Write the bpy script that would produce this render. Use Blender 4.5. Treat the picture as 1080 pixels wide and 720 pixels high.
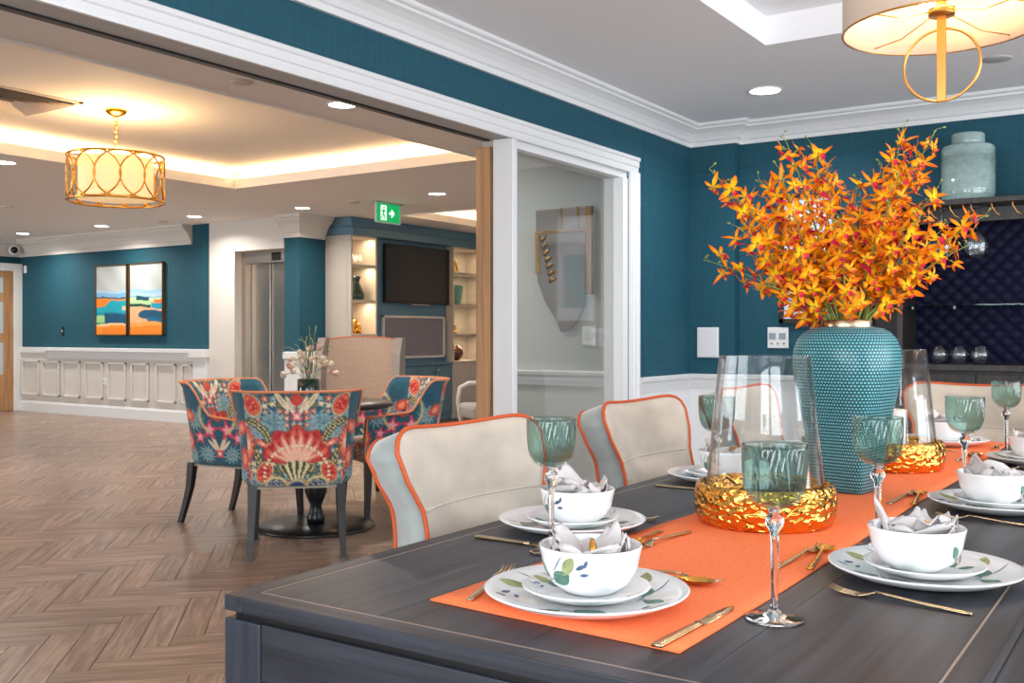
import bpy, bmesh, math, random
import numpy as np
from mathutils import Vector, Matrix, Euler
random.seed(7); rng = np.random.default_rng(7)
PI = math.pi
scn = bpy.context.scene
for o in list(bpy.data.objects): bpy.data.objects.remove(o)
COL = scn.collection

# ------------------------------------------------------------------ camera, world, lights, exposure
F, CU, CV, EYE = 1062.0, 540.0, 352.0, 1.15
TH = math.atan2(714, 1062)
cam = bpy.data.cameras.new('camera'); cam.sensor_width = 36; cam.lens = F / 1080 * 36
cam.shift_y = -8 / 1080; cam.clip_start = .05
co = bpy.data.objects.new('camera', cam); COL.objects.link(co)
co.location = (0, 0, EYE); co.rotation_euler = (PI / 2, 0, TH); scn.camera = co

wd = bpy.data.worlds.new('world'); scn.world = wd; wd.use_nodes = True
wd.node_tree.nodes['Background'].inputs[0].default_value = (.80, .90, 1.0, 1)
wd.node_tree.nodes['Background'].inputs[1].default_value = 1.2
vs = scn.view_settings; vs.view_transform = 'Standard'; vs.look = 'None'; vs.gamma = 1
vs.use_curve_mapping = False; vs.exposure = 0.0

def area(name, loc, rot, sx, sy, power, col, shape='RECTANGLE', parent=None, spread=PI):
    l = bpy.data.lights.new(name, 'AREA'); l.shape = shape; l.size = sx
    if shape in ('RECTANGLE', 'ELLIPSE'): l.size_y = sy
    l.energy = power; l.color = col; l.spread = spread
    o = bpy.data.objects.new(name, l); COL.objects.link(o)
    o.location = loc; o.rotation_euler = rot
    if parent: o.parent = parent
    return o
DAY = (.88, .94, 1.0)
# daylight through the windows of the dining room (right wall, back wall) and an unseen foyer window (south wall), placed for its light
area('window_daylight', (2.55, 3.0, 1.5), (0, PI / 2, 0), 1.9, 5.0, 190, DAY)
area('window_daylight', (-.4, -2.45, 1.5), (PI / 2, 0, 0), 4.2, 1.9, 190, DAY)
area('window_daylight', (-12.0, -2.95, 1.4), (PI / 2, 0, 0), 4.6, 2.2, 300, DAY)

# ------------------------------------------------------------------ pixel helpers
fw = (-math.sin(TH), math.cos(TH)); rt = (math.cos(TH), math.sin(TH))
def ray(u, v):
    a = (u - CU) / F
    return Vector((fw[0] + a * rt[0], fw[1] + a * rt[1], (CV - v) / F))
def atz(u, v, z): d = ray(u, v); t = (z - EYE) / d.z; return Vector((d.x * t, d.y * t, z))
def atx(u, v, x): d = ray(u, v); t = x / d.x; return Vector((x, d.y * t, EYE + d.z * t))
def aty(u, v, y): d = ray(u, v); t = y / d.y; return Vector((d.x * t, y, EYE + d.z * t))
def att(u, v, t): d = ray(u, v); return Vector((d.x * t, d.y * t, EYE + d.z * t))
def proj(p):
    t = p[0] * fw[0] + p[1] * fw[1]; r = p[0] * rt[0] + p[1] * rt[1]
    if t < .1: return (-9999, -9999, t)
    return (CU + F * r / t, CV - F * (p[2] - EYE) / t, t)

# ------------------------------------------------------------------ materials
def lin(c):
    return tuple(((x / 255) / 12.92 if x / 255 <= .04045 else ((x / 255 + .055) / 1.055) ** 2.4) for x in c)
def newmat(name):
    m = bpy.data.materials.new(name); m.use_nodes = True
    return m, m.node_tree.nodes, m.node_tree.links, m.node_tree.nodes['Principled BSDF']
def setp(b, **k):
    names = dict(rough='Roughness', metal='Metallic', spec='Specular IOR Level', trans='Transmission Weight', ior='IOR',
                 sheen='Sheen Weight', coat='Coat Weight', alpha='Alpha', emis='Emission Strength', sub='Subsurface Weight')
    for a, v in k.items():
        if names[a] in b.inputs: b.inputs[names[a]].default_value = v
def mat(name, rgb, rough=.5, metal=0, var=.0, vscale=8, stretch=(1, 1, 1), bump=0, bscale=80, **k):
    m, N, L, b = newmat(name); c = (*lin(rgb), 1)
    b.inputs['Base Color'].default_value = c; setp(b, rough=rough, metal=metal, **k)
    tc = N.new('ShaderNodeTexCoord'); mp = N.new('ShaderNodeMapping'); mp.inputs['Scale'].default_value = stretch
    L.new(tc.outputs['Object'], mp.inputs['Vector'])
    if var:
        n = N.new('ShaderNodeTexNoise'); n.inputs['Scale'].default_value = vscale; n.inputs['Detail'].default_value = 4
        L.new(mp.outputs[0], n.inputs['Vector'])
        r = N.new('ShaderNodeMapRange'); r.inputs[1].default_value = .3; r.inputs[2].default_value = .7
        r.inputs[3].default_value = 1 - var; r.inputs[4].default_value = 1 + var
        L.new(n.outputs['Fac'], r.inputs[0])
        mx = N.new('ShaderNodeVectorMath'); mx.operation = 'SCALE'; mx.inputs[0].default_value = c[:3]
        L.new(r.outputs[0], mx.inputs['Scale']); L.new(mx.outputs[0], b.inputs['Base Color'])
    if bump:
        n2 = N.new('ShaderNodeTexNoise'); n2.inputs['Scale'].default_value = bscale; n2.inputs['Detail'].default_value = 3
        L.new(mp.outputs[0], n2.inputs['Vector'])
        bp = N.new('ShaderNodeBump'); bp.inputs['Strength'].default_value = bump; bp.inputs['Distance'].default_value = .004
        L.new(n2.outputs['Fac'], bp.inputs['Height']); L.new(bp.outputs[0], b.inputs['Normal'])
    return m
def emis(name, rgb, s):
    m, N, L, b = newmat(name); b.inputs['Base Color'].default_value = (*lin(rgb), 1)
    b.inputs['Emission Color'].default_value = (*lin(rgb), 1); setp(b, emis=s); return m
def vcol(name, rough=.6, sheen=0.0, bump=0, bscale=150):
    m = mat(name, (200, 200, 200), rough, bump=bump, bscale=bscale, sheen=sheen)
    N, L = m.node_tree.nodes, m.node_tree.links
    a = N.new('ShaderNodeAttribute'); a.attribute_name = 'Col'
    L.new(a.outputs['Color'], N['Principled BSDF'].inputs['Base Color']); return m
def thin_glass(name, tint, refl=1.0, rough=.0, ior=1.45):
    m, N, L, b = newmat(name); N.remove(b)
    t = N.new('ShaderNodeBsdfTransparent'); t.inputs[0].default_value = (*tint, 1)
    g = N.new('ShaderNodeBsdfGlossy'); g.inputs['Roughness'].default_value = rough
    f = N.new('ShaderNodeLayerWeight'); f.inputs[0].default_value = .5
    pw = N.new('ShaderNodeMath'); pw.operation = 'POWER'; pw.inputs[1].default_value = 4.0; L.new(f.outputs['Facing'], pw.inputs[0])
    mu = N.new('ShaderNodeMath'); mu.operation = 'MULTIPLY_ADD'; mu.inputs[1].default_value = .75 * refl; mu.inputs[2].default_value = .035 * refl; mu.use_clamp = True
    L.new(pw.outputs[0], mu.inputs[0])
    mx = N.new('ShaderNodeMixShader'); L.new(mu.outputs[0], mx.inputs[0]); L.new(t.outputs[0], mx.inputs[1]); L.new(g.outputs[0], mx.inputs[2])
    L.new(mx.outputs[0], N['Material Output'].inputs[0]); return m
def weave(name, rgb, rough=.75, sc=90, amt=.16):
    """grasscloth: fine horizontal and vertical threads"""
    m, N, L, b = newmat(name); setp(b, rough=rough)
    tc = N.new('ShaderNodeTexCoord'); outs = []
    for st in ((6, 6, sc), (sc, sc, 5)):
        mp = N.new('ShaderNodeMapping'); mp.inputs['Scale'].default_value = st; L.new(tc.outputs['Object'], mp.inputs[0])
        n = N.new('ShaderNodeTexNoise'); n.inputs['Scale'].default_value = 1; n.inputs['Detail'].default_value = 3
        L.new(mp.outputs[0], n.inputs['Vector']); outs.append(n.outputs['Fac'])
    ad = N.new('ShaderNodeMath'); ad.operation = 'ADD'; L.new(outs[0], ad.inputs[0]); L.new(outs[1], ad.inputs[1])
    r = N.new('ShaderNodeMapRange'); r.inputs[1].default_value = .7; r.inputs[2].default_value = 1.3
    r.inputs[3].default_value = 1 - amt; r.inputs[4].default_value = 1 + amt; L.new(ad.outputs[0], r.inputs[0])
    mx = N.new('ShaderNodeVectorMath'); mx.operation = 'SCALE'; mx.inputs[0].default_value = lin(rgb)
    L.new(r.outputs[0], mx.inputs['Scale']); L.new(mx.outputs[0], b.inputs['Base Color'])
    bp = N.new('ShaderNodeBump'); bp.inputs['Strength'].default_value = .25; bp.inputs['Distance'].default_value = .003
    L.new(ad.outputs[0], bp.inputs['Height']); L.new(bp.outputs[0], b.inputs['Normal']); return m
def plank_mat(name, island):
    m, N, L, b = newmat(name); setp(b, rough=.30, spec=.55)
    if island: rnd = N.new('ShaderNodeNewGeometry').outputs['Random Per Island']
    else: rnd = N.new('ShaderNodeObjectInfo').outputs['Random']
    uv = N.new('ShaderNodeUVMap')
    cb = N.new('ShaderNodeVectorMath'); cb.operation = 'SCALE'; cb.inputs[0].default_value = (37, 91, 13); L.new(rnd, cb.inputs['Scale'])
    ad = N.new('ShaderNodeVectorMath'); L.new(uv.outputs[0], ad.inputs[0]); L.new(cb.outputs[0], ad.inputs[1])
    mp = N.new('ShaderNodeMapping'); mp.inputs['Scale'].default_value = (2.2, 26, 1); L.new(ad.outputs[0], mp.inputs[0])
    n = N.new('ShaderNodeTexNoise'); n.inputs['Scale'].default_value = 1.6; n.inputs['Detail'].default_value = 6
    n.inputs['Distortion'].default_value = .6; L.new(mp.outputs[0], n.inputs['Vector'])
    cr = N.new('ShaderNodeValToRGB'); e = cr.color_ramp.elements
    e[0].position = .30; e[0].color = (*lin((118, 96, 83)), 1); e[1].position = .70; e[1].color = (*lin((186, 160, 143)), 1)
    k = cr.color_ramp.elements.new(.5); k.color = (*lin((152, 127, 111)), 1)
    L.new(n.outputs['Fac'], cr.inputs[0])
    r = N.new('ShaderNodeMapRange'); r.inputs[3].default_value = .80; r.inputs[4].default_value = 1.12; L.new(rnd, r.inputs[0])
    mx = N.new('ShaderNodeVectorMath'); mx.operation = 'SCALE'; L.new(cr.outputs[0], mx.inputs[0]); L.new(r.outputs[0], mx.inputs['Scale'])
    L.new(mx.outputs[0], b.inputs['Base Color'])
    bp = N.new('ShaderNodeBump'); bp.inputs['Strength'].default_value = .12; bp.inputs['Distance'].default_value = .002
    L.new(n.outputs['Fac'], bp.inputs['Height']); L.new(bp.outputs[0], b.inputs['Normal']); return m
def wood(name, dark, light, axis=0, rough=.4, sc=1.0, bump=.25):
    m, N, L, b = newmat(name); setp(b, rough=rough)
    tc = N.new('ShaderNodeTexCoord'); mp = N.new('ShaderNodeMapping'); s = [42 * sc] * 3; s[axis] = 1.6 * sc
    mp.inputs['Scale'].default_value = s; L.new(tc.outputs['Object'], mp.inputs[0])
    n = N.new('ShaderNodeTexNoise'); n.inputs['Scale'].default_value = 1; n.inputs['Detail'].default_value = 6; n.inputs['Distortion'].default_value = .5
    L.new(mp.outputs[0], n.inputs['Vector'])
    cr = N.new('ShaderNodeValToRGB'); e = cr.color_ramp.elements
    e[0].position = .3; e[0].color = (*lin(dark), 1); e[1].position = .72; e[1].color = (*lin(light), 1)
    L.new(n.outputs['Fac'], cr.inputs[0]); L.new(cr.outputs[0], b.inputs['Base Color'])
    bp = N.new('ShaderNodeBump'); bp.inputs['Strength'].default_value = bump; bp.inputs['Distance'].default_value = .002
    L.new(n.outputs['Fac'], bp.inputs['Height']); L.new(bp.outputs[0], b.inputs['Normal']); return m

M = {}
M['teal'] = weave('teal_grasscloth', (16, 76, 92))
M['tealflat'] = mat('teal_paint', (38, 78, 96), .5)
M['white'] = mat('white_gloss_paint', (226, 226, 226), .35)
M['ceil'] = mat('ceiling_paint', (236, 236, 238), .8)
M['ceilf'] = mat('foyer_ceiling_paint', (240, 236, 230), .8)
M['cream'] = mat('cream_paint', (214, 208, 200), .5)
M['greywall'] = mat('grey_wall_paint', (196, 196, 192), .7)
M['taupe'] = mat('taupe_cabinet_paint', (188, 178, 166), .5)
M['track'] = mat('grey_track_metal', (180, 178, 174), .5)
M['oak'] = wood('oak', (150, 106, 68), (198, 152, 106), 2, .45)
M['plank'] = plank_mat('floor_plank_wood', False); M['plank_i'] = plank_mat('floor_plank_wood_far', True)
M['sub'] = mat('floor_joint', (104, 86, 75), .7)
M['tabx'] = wood('dark_table_wood_x', (17, 20, 26), (58, 62, 71), 0, .42, bump=.5)
M['taby'] = wood('dark_table_wood_y', (17, 20, 26), (58, 62, 71), 1, .42, bump=.5)
M['tabz'] = wood('dark_table_wood_z', (26, 31, 40), (56, 62, 74), 2, .4)
M['inlay'] = mat('pale_inlay', (150, 132, 118), .4)
M['runner'] = mat('orange_linen', (246, 124, 70), .85, var=.10, vscale=160, bump=.35, bscale=420)
M['china'] = mat('white_china', (240, 240, 240), .12, coat=.3)
M['leaf1'] = mat('print_green', (84, 128, 110), .25, var=.3, vscale=60)
M['leaf2'] = mat('print_olive', (150, 158, 108), .25, var=.35, vscale=40)
M['leaf3'] = mat('print_blue', (78, 100, 128), .25, var=.3, vscale=60)
M['napkin'] = mat('pale_linen', (208, 201, 199), .85, bump=.2, bscale=300)
M['gold'] = mat('polished_gold', (226, 168, 78), .18, 1)
M['goldcut'] = mat('gold_cutlery', (206, 182, 144), .24, 1)
M['brass'] = mat('brushed_brass', (214, 158, 84), .3, 1)
M['hammer'] = mat('hammered_gold', (240, 178, 84), .10, 1)
def hammered(m):
    N, L = m.node_tree.nodes, m.node_tree.links; tc = N.new('ShaderNodeTexCoord'); n = N.new('ShaderNodeTexNoise'); n.inputs['Scale'].default_value = 52; n.inputs['Detail'].default_value = .5; n.inputs['Distortion'].default_value = .6
    v = N.new('ShaderNodeMapping'); v.inputs['Scale'].default_value = (1, 1, 1.5); L.new(tc.outputs['Object'], v.inputs[0]); L.new(v.outputs[0], n.inputs['Vector'])
    b = N.new('ShaderNodeBump'); b.inputs['Strength'].default_value = 1; b.inputs['Distance'].default_value = .013; L.new(n.outputs['Fac'], b.inputs['Height']); L.new(b.outputs[0], N['Principled BSDF'].inputs['Normal'])
hammered(M['hammer'])
M['clear'] = thin_glass('clear_glass', (.97, .98, .98), 1.5)
M['crystal'] = thin_glass('crystal_glass', (.95, .96, .97), 2.0)
M['solidglass'] = mat('solid_clear_glass', (250, 250, 250), .0, trans=1.0, ior=1.46)
M['pane'] = thin_glass('window_pane', (.90, .93, .93), 1.5)
M['shelfglass'] = thin_glass('shelf_glass', (.6, .85, .82), 1.0)
M['greenglass'] = thin_glass('green_glass', (.74, .835, .805), 1.5)
M['frost'] = mat('pale_door_glass', (186, 200, 204), .12)
M['velvet'] = mat('cream_velvet', (194, 182, 166), .6, var=.20, vscale=6, stretch=(1, 1, 1.6), sheen=.5)
M['velvetside'] = mat('cream_velvet_side_light', (156, 162, 158), .55, var=.14, vscale=14, sheen=.6)  # same cream velvet; cooler light on the side band put into its colour
M['orange'] = mat('orange_piping', (200, 84, 32), .6)
M['coral'] = mat('coral_piping', (226, 140, 96), .6)
M['black'] = mat('black_wood', (30, 27, 27), .35)
M['blackmetal'] = mat('black_metal', (28, 28, 30), .32)
M['floral'] = vcol('floral_fabric', .8, .2, bump=.2, bscale=250)
M['paint'] = vcol('painted_canvas', .6)
M['frame'] = mat('bronze_frame', (110, 88, 56), .4, .6)
M['beige'] = weave('beige_linen', (196, 172, 154), .85, 200, .10)
M['greyfab'] = weave('grey_linen', (166, 160, 154), .85, 200, .10)
M['steel'] = mat('brushed_steel', (196, 188, 178), .28, 1, bump=.1, bscale=30, stretch=(30, 30, .4))
M['dark'] = mat('dark_plastic', (18, 18, 20), .3)
M['screen'] = mat('tv_screen', (10, 14, 20), .08, coat=.5)
M['petal'] = vcol('orchid_petal', .6, 0)
setp(M['petal'].node_tree.nodes['Principled BSDF'], spec=.15)
M['stem'] = mat('flower_stem', (124, 138, 58), .6, var=.2, vscale=30)
M['barwood'] = wood('bar_dark_wood', (26, 22, 22), (58, 50, 46), 2, .35, bump=.1)
M['navy'] = mat('navy_quilt', (3, 4, 38), .6, spec=.2)
M['celadon'] = mat('celadon_glaze', (150, 172, 168), .12, var=.12, vscale=30, coat=.5)
M['led'] = emis('downlight_diffuser', (255, 255, 255), 14)
M['shade'] = mat('fabric_shade', (206, 186, 166), .8)
M['leather'] = mat('plain_white_plastic', (232, 232, 230), .4)

# ------------------------------------------------------------------ mesh helpers
class MB:
    def __init__(s): s.v = []; s.f = []; s.m = []; s.smooth = []
    def add(s, vs, fs, mi=0, sm=False):
        n = len(s.v); s.v += [tuple(v) for v in vs]
        for f in fs: s.f.append(tuple(i + n for i in f)); s.m.append(mi); s.smooth.append(sm)
        return s
    def box(s, x0, x1, y0, y1, z0, z1, mi=0, ch=0.0):
        if x1 < x0: x0, x1 = x1, x0
        if y1 < y0: y0, y1 = y1, y0
        if z1 < z0: z0, z1 = z1, z0
        c = min(ch, .45 * (x1 - x0), .45 * (y1 - y0), .45 * (z1 - z0))
        if c <= 0:
            v = [(x, y, z) for z in (z0, z1) for y in (y0, y1) for x in (x0, x1)]
            return s.add(v, [(0, 2, 3, 1), (4, 5, 7, 6), (0, 1, 5, 4), (2, 6, 7, 3), (0, 4, 6, 2), (1, 3, 7, 5)], mi)
        bm = bmesh.new(); bmesh.ops.create_cube(bm, size=1)
        for v in bm.verts:
            v.co = ((x0 + x1) / 2 + v.co.x * (x1 - x0), (y0 + y1) / 2 + v.co.y * (y1 - y0), (z0 + z1) / 2 + v.co.z * (z1 - z0))
        bmesh.ops.bevel(bm, geom=list(bm.edges), offset=c, segments=2, affect='EDGES', profile=.5)
        bm.verts.index_update(); s.add([v.co[:] for v in bm.verts], [[v.index for v in f.verts] for f in bm.faces], mi); bm.free(); return s
    def lathe(s, prof, n=32, mi=0, c=(0, 0, 0), sm=True, fn=None):
        """prof list of (r,z); fn(ang,r,z)->r multiplies"""
        vs = []; k = len(prof)
        for (r, z) in prof:
            for j in range(n):
                a = 2 * PI * j / n; rr = fn(a, r, z) if fn else r
                vs.append((c[0] + rr * math.cos(a), c[1] + rr * math.sin(a), c[2] + z))
        fs = [(i * n + j, i * n + (j + 1) % n, (i + 1) * n + (j + 1) % n, (i + 1) * n + j) for i in range(k - 1) for j in range(n)]
        ring_ = prof[0] == prof[-1]
        if prof[0][0] > 1e-6 and not ring_: fs.append(tuple(range(n))[::-1])
        if prof[-1][0] > 1e-6 and not ring_: fs.append(tuple((k - 1) * n + j for j in range(n)))
        return s.add(vs, fs, mi, sm)
    def tube(s, pts, r, n=8, mi=0, closed=False, sm=True):
        pts = [Vector(p) for p in pts]; k = len(pts); vs = []
        rr = r if isinstance(r, (list, tuple)) else [r] * k
        up = None
        for i in range(k):
            if closed: t = pts[(i + 1) % k] - pts[i - 1]
            else: t = pts[min(i + 1, k - 1)] - pts[max(i - 1, 0)]
            t.normalize()
            if up is None:
                up = Vector((0, 0, 1)) if abs(t.z) < .9 else Vector((1, 0, 0))
            a = t.cross(up)
            if a.length < 1e-5: a = t.cross(Vector((0, 1, 0)))
            a.normalize(); b = a.cross(t).normalized(); up = b
            for j in range(n):
                q = 2 * PI * j / n; vs.append(pts[i] + (a * math.cos(q) + b * math.sin(q)) * rr[i])
        m = k if closed else k - 1
        fs = [(i * n + j, i * n + (j + 1) % n, ((i + 1) % k) * n + (j + 1) % n, ((i + 1) % k) * n + j) for i in range(m) for j in range(n)]
        if not closed: fs += [tuple(range(n))[::-1], tuple((k - 1) * n + j for j in range(n))]
        return s.add(vs, fs, mi, sm)
    def grid(s, fn, nu, nv, mi=0, sm=True, flip=False):
        vs = [fn(i / (nu - 1), j / (nv - 1)) for i in range(nu) for j in range(nv)]
        fs = [(i * nv + j, (i + 1) * nv + j, (i + 1) * nv + j + 1, i * nv + j + 1) for i in range(nu - 1) for j in range(nv - 1)]
        if flip: fs = [f[::-1] for f in fs]
        return s.add(vs, fs, mi, sm)
    def prism(s, poly, axis, a, b, mi=0):
        """extrude 2D polygon along an axis between a and b"""
        def P(p, t): return (t, p[0], p[1]) if axis == 0 else (p[0], t, p[1]) if axis == 1 else (p[0], p[1], t)
        n = len(poly); vs = [P(p, a) for p in poly] + [P(p, b) for p in poly]
        fs = [(i, (i + 1) % n, n + (i + 1) % n, n + i) for i in range(n)] + [tuple(range(n))[::-1], tuple(range(n, 2 * n))]
        return s.add(vs, fs, mi)
    def molding(s, path, prof, mi=0):
        """sweep (d,z) profile along a plan path; d is to the right of travel; mitred"""
        k = len(path); P = [Vector((p[0], p[1])) for p in path]; vs = []
        for i in range(k):
            d0 = (P[i] - P[i - 1]).normalized() if i else None
            d1 = (P[i + 1] - P[i]).normalized() if i < k - 1 else None
            n0 = Vector((d0.y, -d0.x)) if d0 else None; n1 = Vector((d1.y, -d1.x)) if d1 else None
            if n0 is None: m = n1
            elif n1 is None: m = n0
            else: m = (n0 + n1); m = m / max(.2, m.dot(n0))
            for (d, z) in prof: vs.append((P[i].x + m.x * d, P[i].y + m.y * d, z))
        n = len(prof)
        fs = [(i * n + j, i * n + (j + 1) % n, (i + 1) * n + (j + 1) % n, (i + 1) * n + j) for i in range(k - 1) for j in range(n)]
        fs += [tuple(range(n))[::-1], tuple((k - 1) * n + j for j in range(n))]
        return s.add(vs, fs, mi)
    def xf(s, mtx, start=0):
        for i in range(start, len(s.v)): s.v[i] = tuple(mtx @ Vector(s.v[i]))
        return s
    def mesh(s, name, mats):
        me = bpy.data.meshes.new(name); me.from_pydata(s.v, [], s.f)
        for m in (mats if isinstance(mats, (list, tuple)) else [mats]): me.materials.append(m)
        if len(s.f):
            me.polygons.foreach_set('material_index', s.m); me.polygons.foreach_set('use_smooth', s.smooth)
        bm = bmesh.new(); bm.from_mesh(me); bmesh.ops.recalc_face_normals(bm, faces=bm.faces); bm.to_mesh(me); bm.free()
        me.update(); return me
    def build(s, name, mats, parent=None, loc=(0, 0, 0), rz=0):
        o = bpy.data.objects.new(name, s.mesh(name, mats)); COL.objects.link(o)
        o.location = loc; o.rotation_euler = (0, 0, rz)
        if parent: o.parent = parent
        return o
def tag(o, label, cat, group=None, kind=None):
    o['label'] = label; o['category'] = cat
    if group: o['group'] = group
    if kind: o['kind'] = kind
    return o
def struct(o, label=None):
    o['kind'] = 'structure'
    if label: o['label'] = label
    return o
def empty(name, loc, rz, label, cat, group=None):
    o = bpy.data.objects.new(name, None); COL.objects.link(o); o.empty_display_size = .05
    o.location = loc; o.rotation_euler = (0, 0, rz); return tag(o, label, cat, group)
def link(name, me, parent=None, loc=(0, 0, 0), rot=(0, 0, 0), sc=1):
    o = bpy.data.objects.new(name, me); COL.objects.link(o); o.location = loc; o.rotation_euler = rot
    o.scale = (sc, sc, sc) if not isinstance(sc, tuple) else sc
    if parent: o.parent = parent
    return o
def dup(root, loc, rz, label=None, group=None):
    r = root.copy(); COL.objects.link(r); r.location = loc; r.rotation_euler = (0, 0, rz)
    if label: r['label'] = label
    if group: r['group'] = group
    for ch in list(root.children):
        c = ch.copy(); COL.objects.link(c); c.parent = r
        for g in ch.children:
            d = g.copy(); COL.objects.link(d); d.parent = c
    return r
def setcol(me, rgb_lin):
    a = me.color_attributes.new('Col', 'FLOAT_COLOR', 'POINT')
    arr = np.ones((len(me.vertices), 4), np.float32); arr[:, :3] = rgb_lin; a.data.foreach_set('color', arr.ravel())
def nlin(c):
    c = np.asarray(c, float) / 255; return np.where(c <= .04045, c / 12.92, ((c + .055) / 1.055) ** 2.4)
def sm(a, b, x):
    t = np.clip((x - a) / (b - a), 0, 1); return t * t * (3 - 2 * t)

# ================================================================== SETTING
XW, XB = -2.727, -2.867           # opening wall: dining face, foyer face
YP, YB = 6.146, 6.226             # bar wall: pier face, wall face
ZD, ZF = 2.50, 2.55               # ceilings
HEAD = 2.11                       # underside of the opening
YE = 5.28                         # right jamb of the glazed panel
YL = 8.45                         # painting / lift wall
XM = -8.28                        # media unit front
XL = -14.6                        # foyer end wall with the oak door

# floor slab and herringbone planks
fl = struct(MB().box(XL - .3, 3, -3.2, 12.5, -.12, -.006).build('floor', M['sub']), 'grey brown herringbone plank floor')
PW, PN = .115, 5; PL = PW * PN; G = .0007
def plank_verts():
    b = .0015
    x0, x1, y0, y1 = G, PL - G, G, PW - G
    return [(x0, y0, -.006), (x1, y0, -.006), (x1, y1, -.006), (x0, y1, -.006),
            (x0, y0, -b), (x1, y0, -b), (x1, y1, -b), (x0, y1, -b),
            (x0 + b, y0 + b, 0), (x1 - b, y0 + b, 0), (x1 - b, y1 - b, 0), (x0 + b, y1 - b, 0)]
PF = [(8, 9, 10, 11)] + [(i, (i + 1) % 4, 4 + (i + 1) % 4, 4 + i) for i in range(4)] + [(4 + i, 4 + (i + 1) % 4, 8 + (i + 1) % 4, 8 + i) for i in range(4)]
def uvmap(me):
    uv = me.uv_layers.new(name='UVMap'); return uv
pm = bpy.data.meshes.new('plank'); pm.from_pydata(plank_verts(), [], PF); pm.materials.append(M['plank']); pm.update()
uv = pm.uv_layers.new(name='UVMap'); loc = plank_verts()
for l in pm.loops: uv.data[l.index].uv = loc[l.vertex_index][:2]
R45 = Matrix.Rotation(PI / 4, 4, 'Z')
cand = []
for k in range(-170, 170):
    for j in range(-16, 16):
        for kind in (0, 1):
            if kind == 0: T = Matrix.Translation((k * PW + j * 2 * PL, k * PW, 0))
            else: T = Matrix.Translation((k * PW + PL + j * 2 * PL + PW, (k + 1) * PW - PL, 0)) @ Matrix.Rotation(PI / 2, 4, 'Z')
            m4 = Matrix.Translation((-8, 4, 0)) @ R45 @ T
            c = m4 @ Vector((PL / 2, PW / 2, 0))
            if (XL < c.x < -2.5 and -2.6 < c.y < 8.6) or (-2.6 < c.x < 2.4 and -2.3 < c.y < 6.1): cand.append((m4, c))
def rank(mc):
    u, v, t = proj(mc[1])
    return -t if (-40 < u < 1080 and v < 760 and not (u > 470) and not (u > 250 and v > 640)) else -1000 - t
cand.sort(key=rank, reverse=True)
for m4, c in cand[:300]:
    o = bpy.data.objects.new('plank', pm); COL.objects.link(o); o.parent = fl; o.matrix_local = m4
pv, pf_, puv = [], [], []
for m4, c in cand[300:]:
    n = len(pv); pv += [tuple(m4 @ Vector(v)) for v in loc]
    for f in PF: pf_.append(tuple(i + n for i in f)); puv += [loc[i][:2] for i in f]
me = bpy.data.meshes.new('planks'); me.from_pydata(pv, [], pf_); me.materials.append(M['plank_i']); me.update()
uv = me.uv_layers.new(name='UVMap'); uv.data.foreach_set('uv', np.array(puv, np.float32).ravel())
o = bpy.data.objects.new('planks', me); COL.objects.link(o); o.parent = fl; o['kind'] = 'stuff'

def holed(x0, x1, y0, y1, z0, z1, holes):
    mb = MB(); xs = sorted({x0, x1, *[h[0] for h in holes], *[h[1] for h in holes]}); ys = sorted({y0, y1, *[h[2] for h in holes], *[h[3] for h in holes]})
    for a, b in zip(xs, xs[1:]):
        for c, d in zip(ys, ys[1:]):
            mx, my = (a + b) / 2, (c + d) / 2
            if any(h[0] < mx < h[1] and h[2] < my < h[3] for h in holes): continue
            mb.box(a, b, c, d, z0, z1)
    return mb
# dining ceiling with a shallow raised tray
DC = (-1.644, .55, .6, 4.573)
cd = struct(holed(XW, 2.7, -2.6, YB + .2, ZD, ZD + .06, [DC]).build('ceiling', M['ceil']), 'pale grey dining room ceiling')
mb = MB(); mb.box(DC[0] - .06, DC[1] + .06, DC[2] - .06, DC[3] + .06, ZD + .135, ZD + .17)
for a in ((DC[0] - .06, DC[0], DC[2], DC[3]), (DC[1], DC[1] + .06, DC[2], DC[3]), (DC[0] - .06, DC[1] + .06, DC[2] - .06, DC[2]), (DC[0] - .06, DC[1] + .06, DC[3], DC[3] + .06)):
    mb.box(*a, ZD + .06, ZD + .135)
mb.build('ceiling_tray', M['ceil'], cd)
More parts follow.
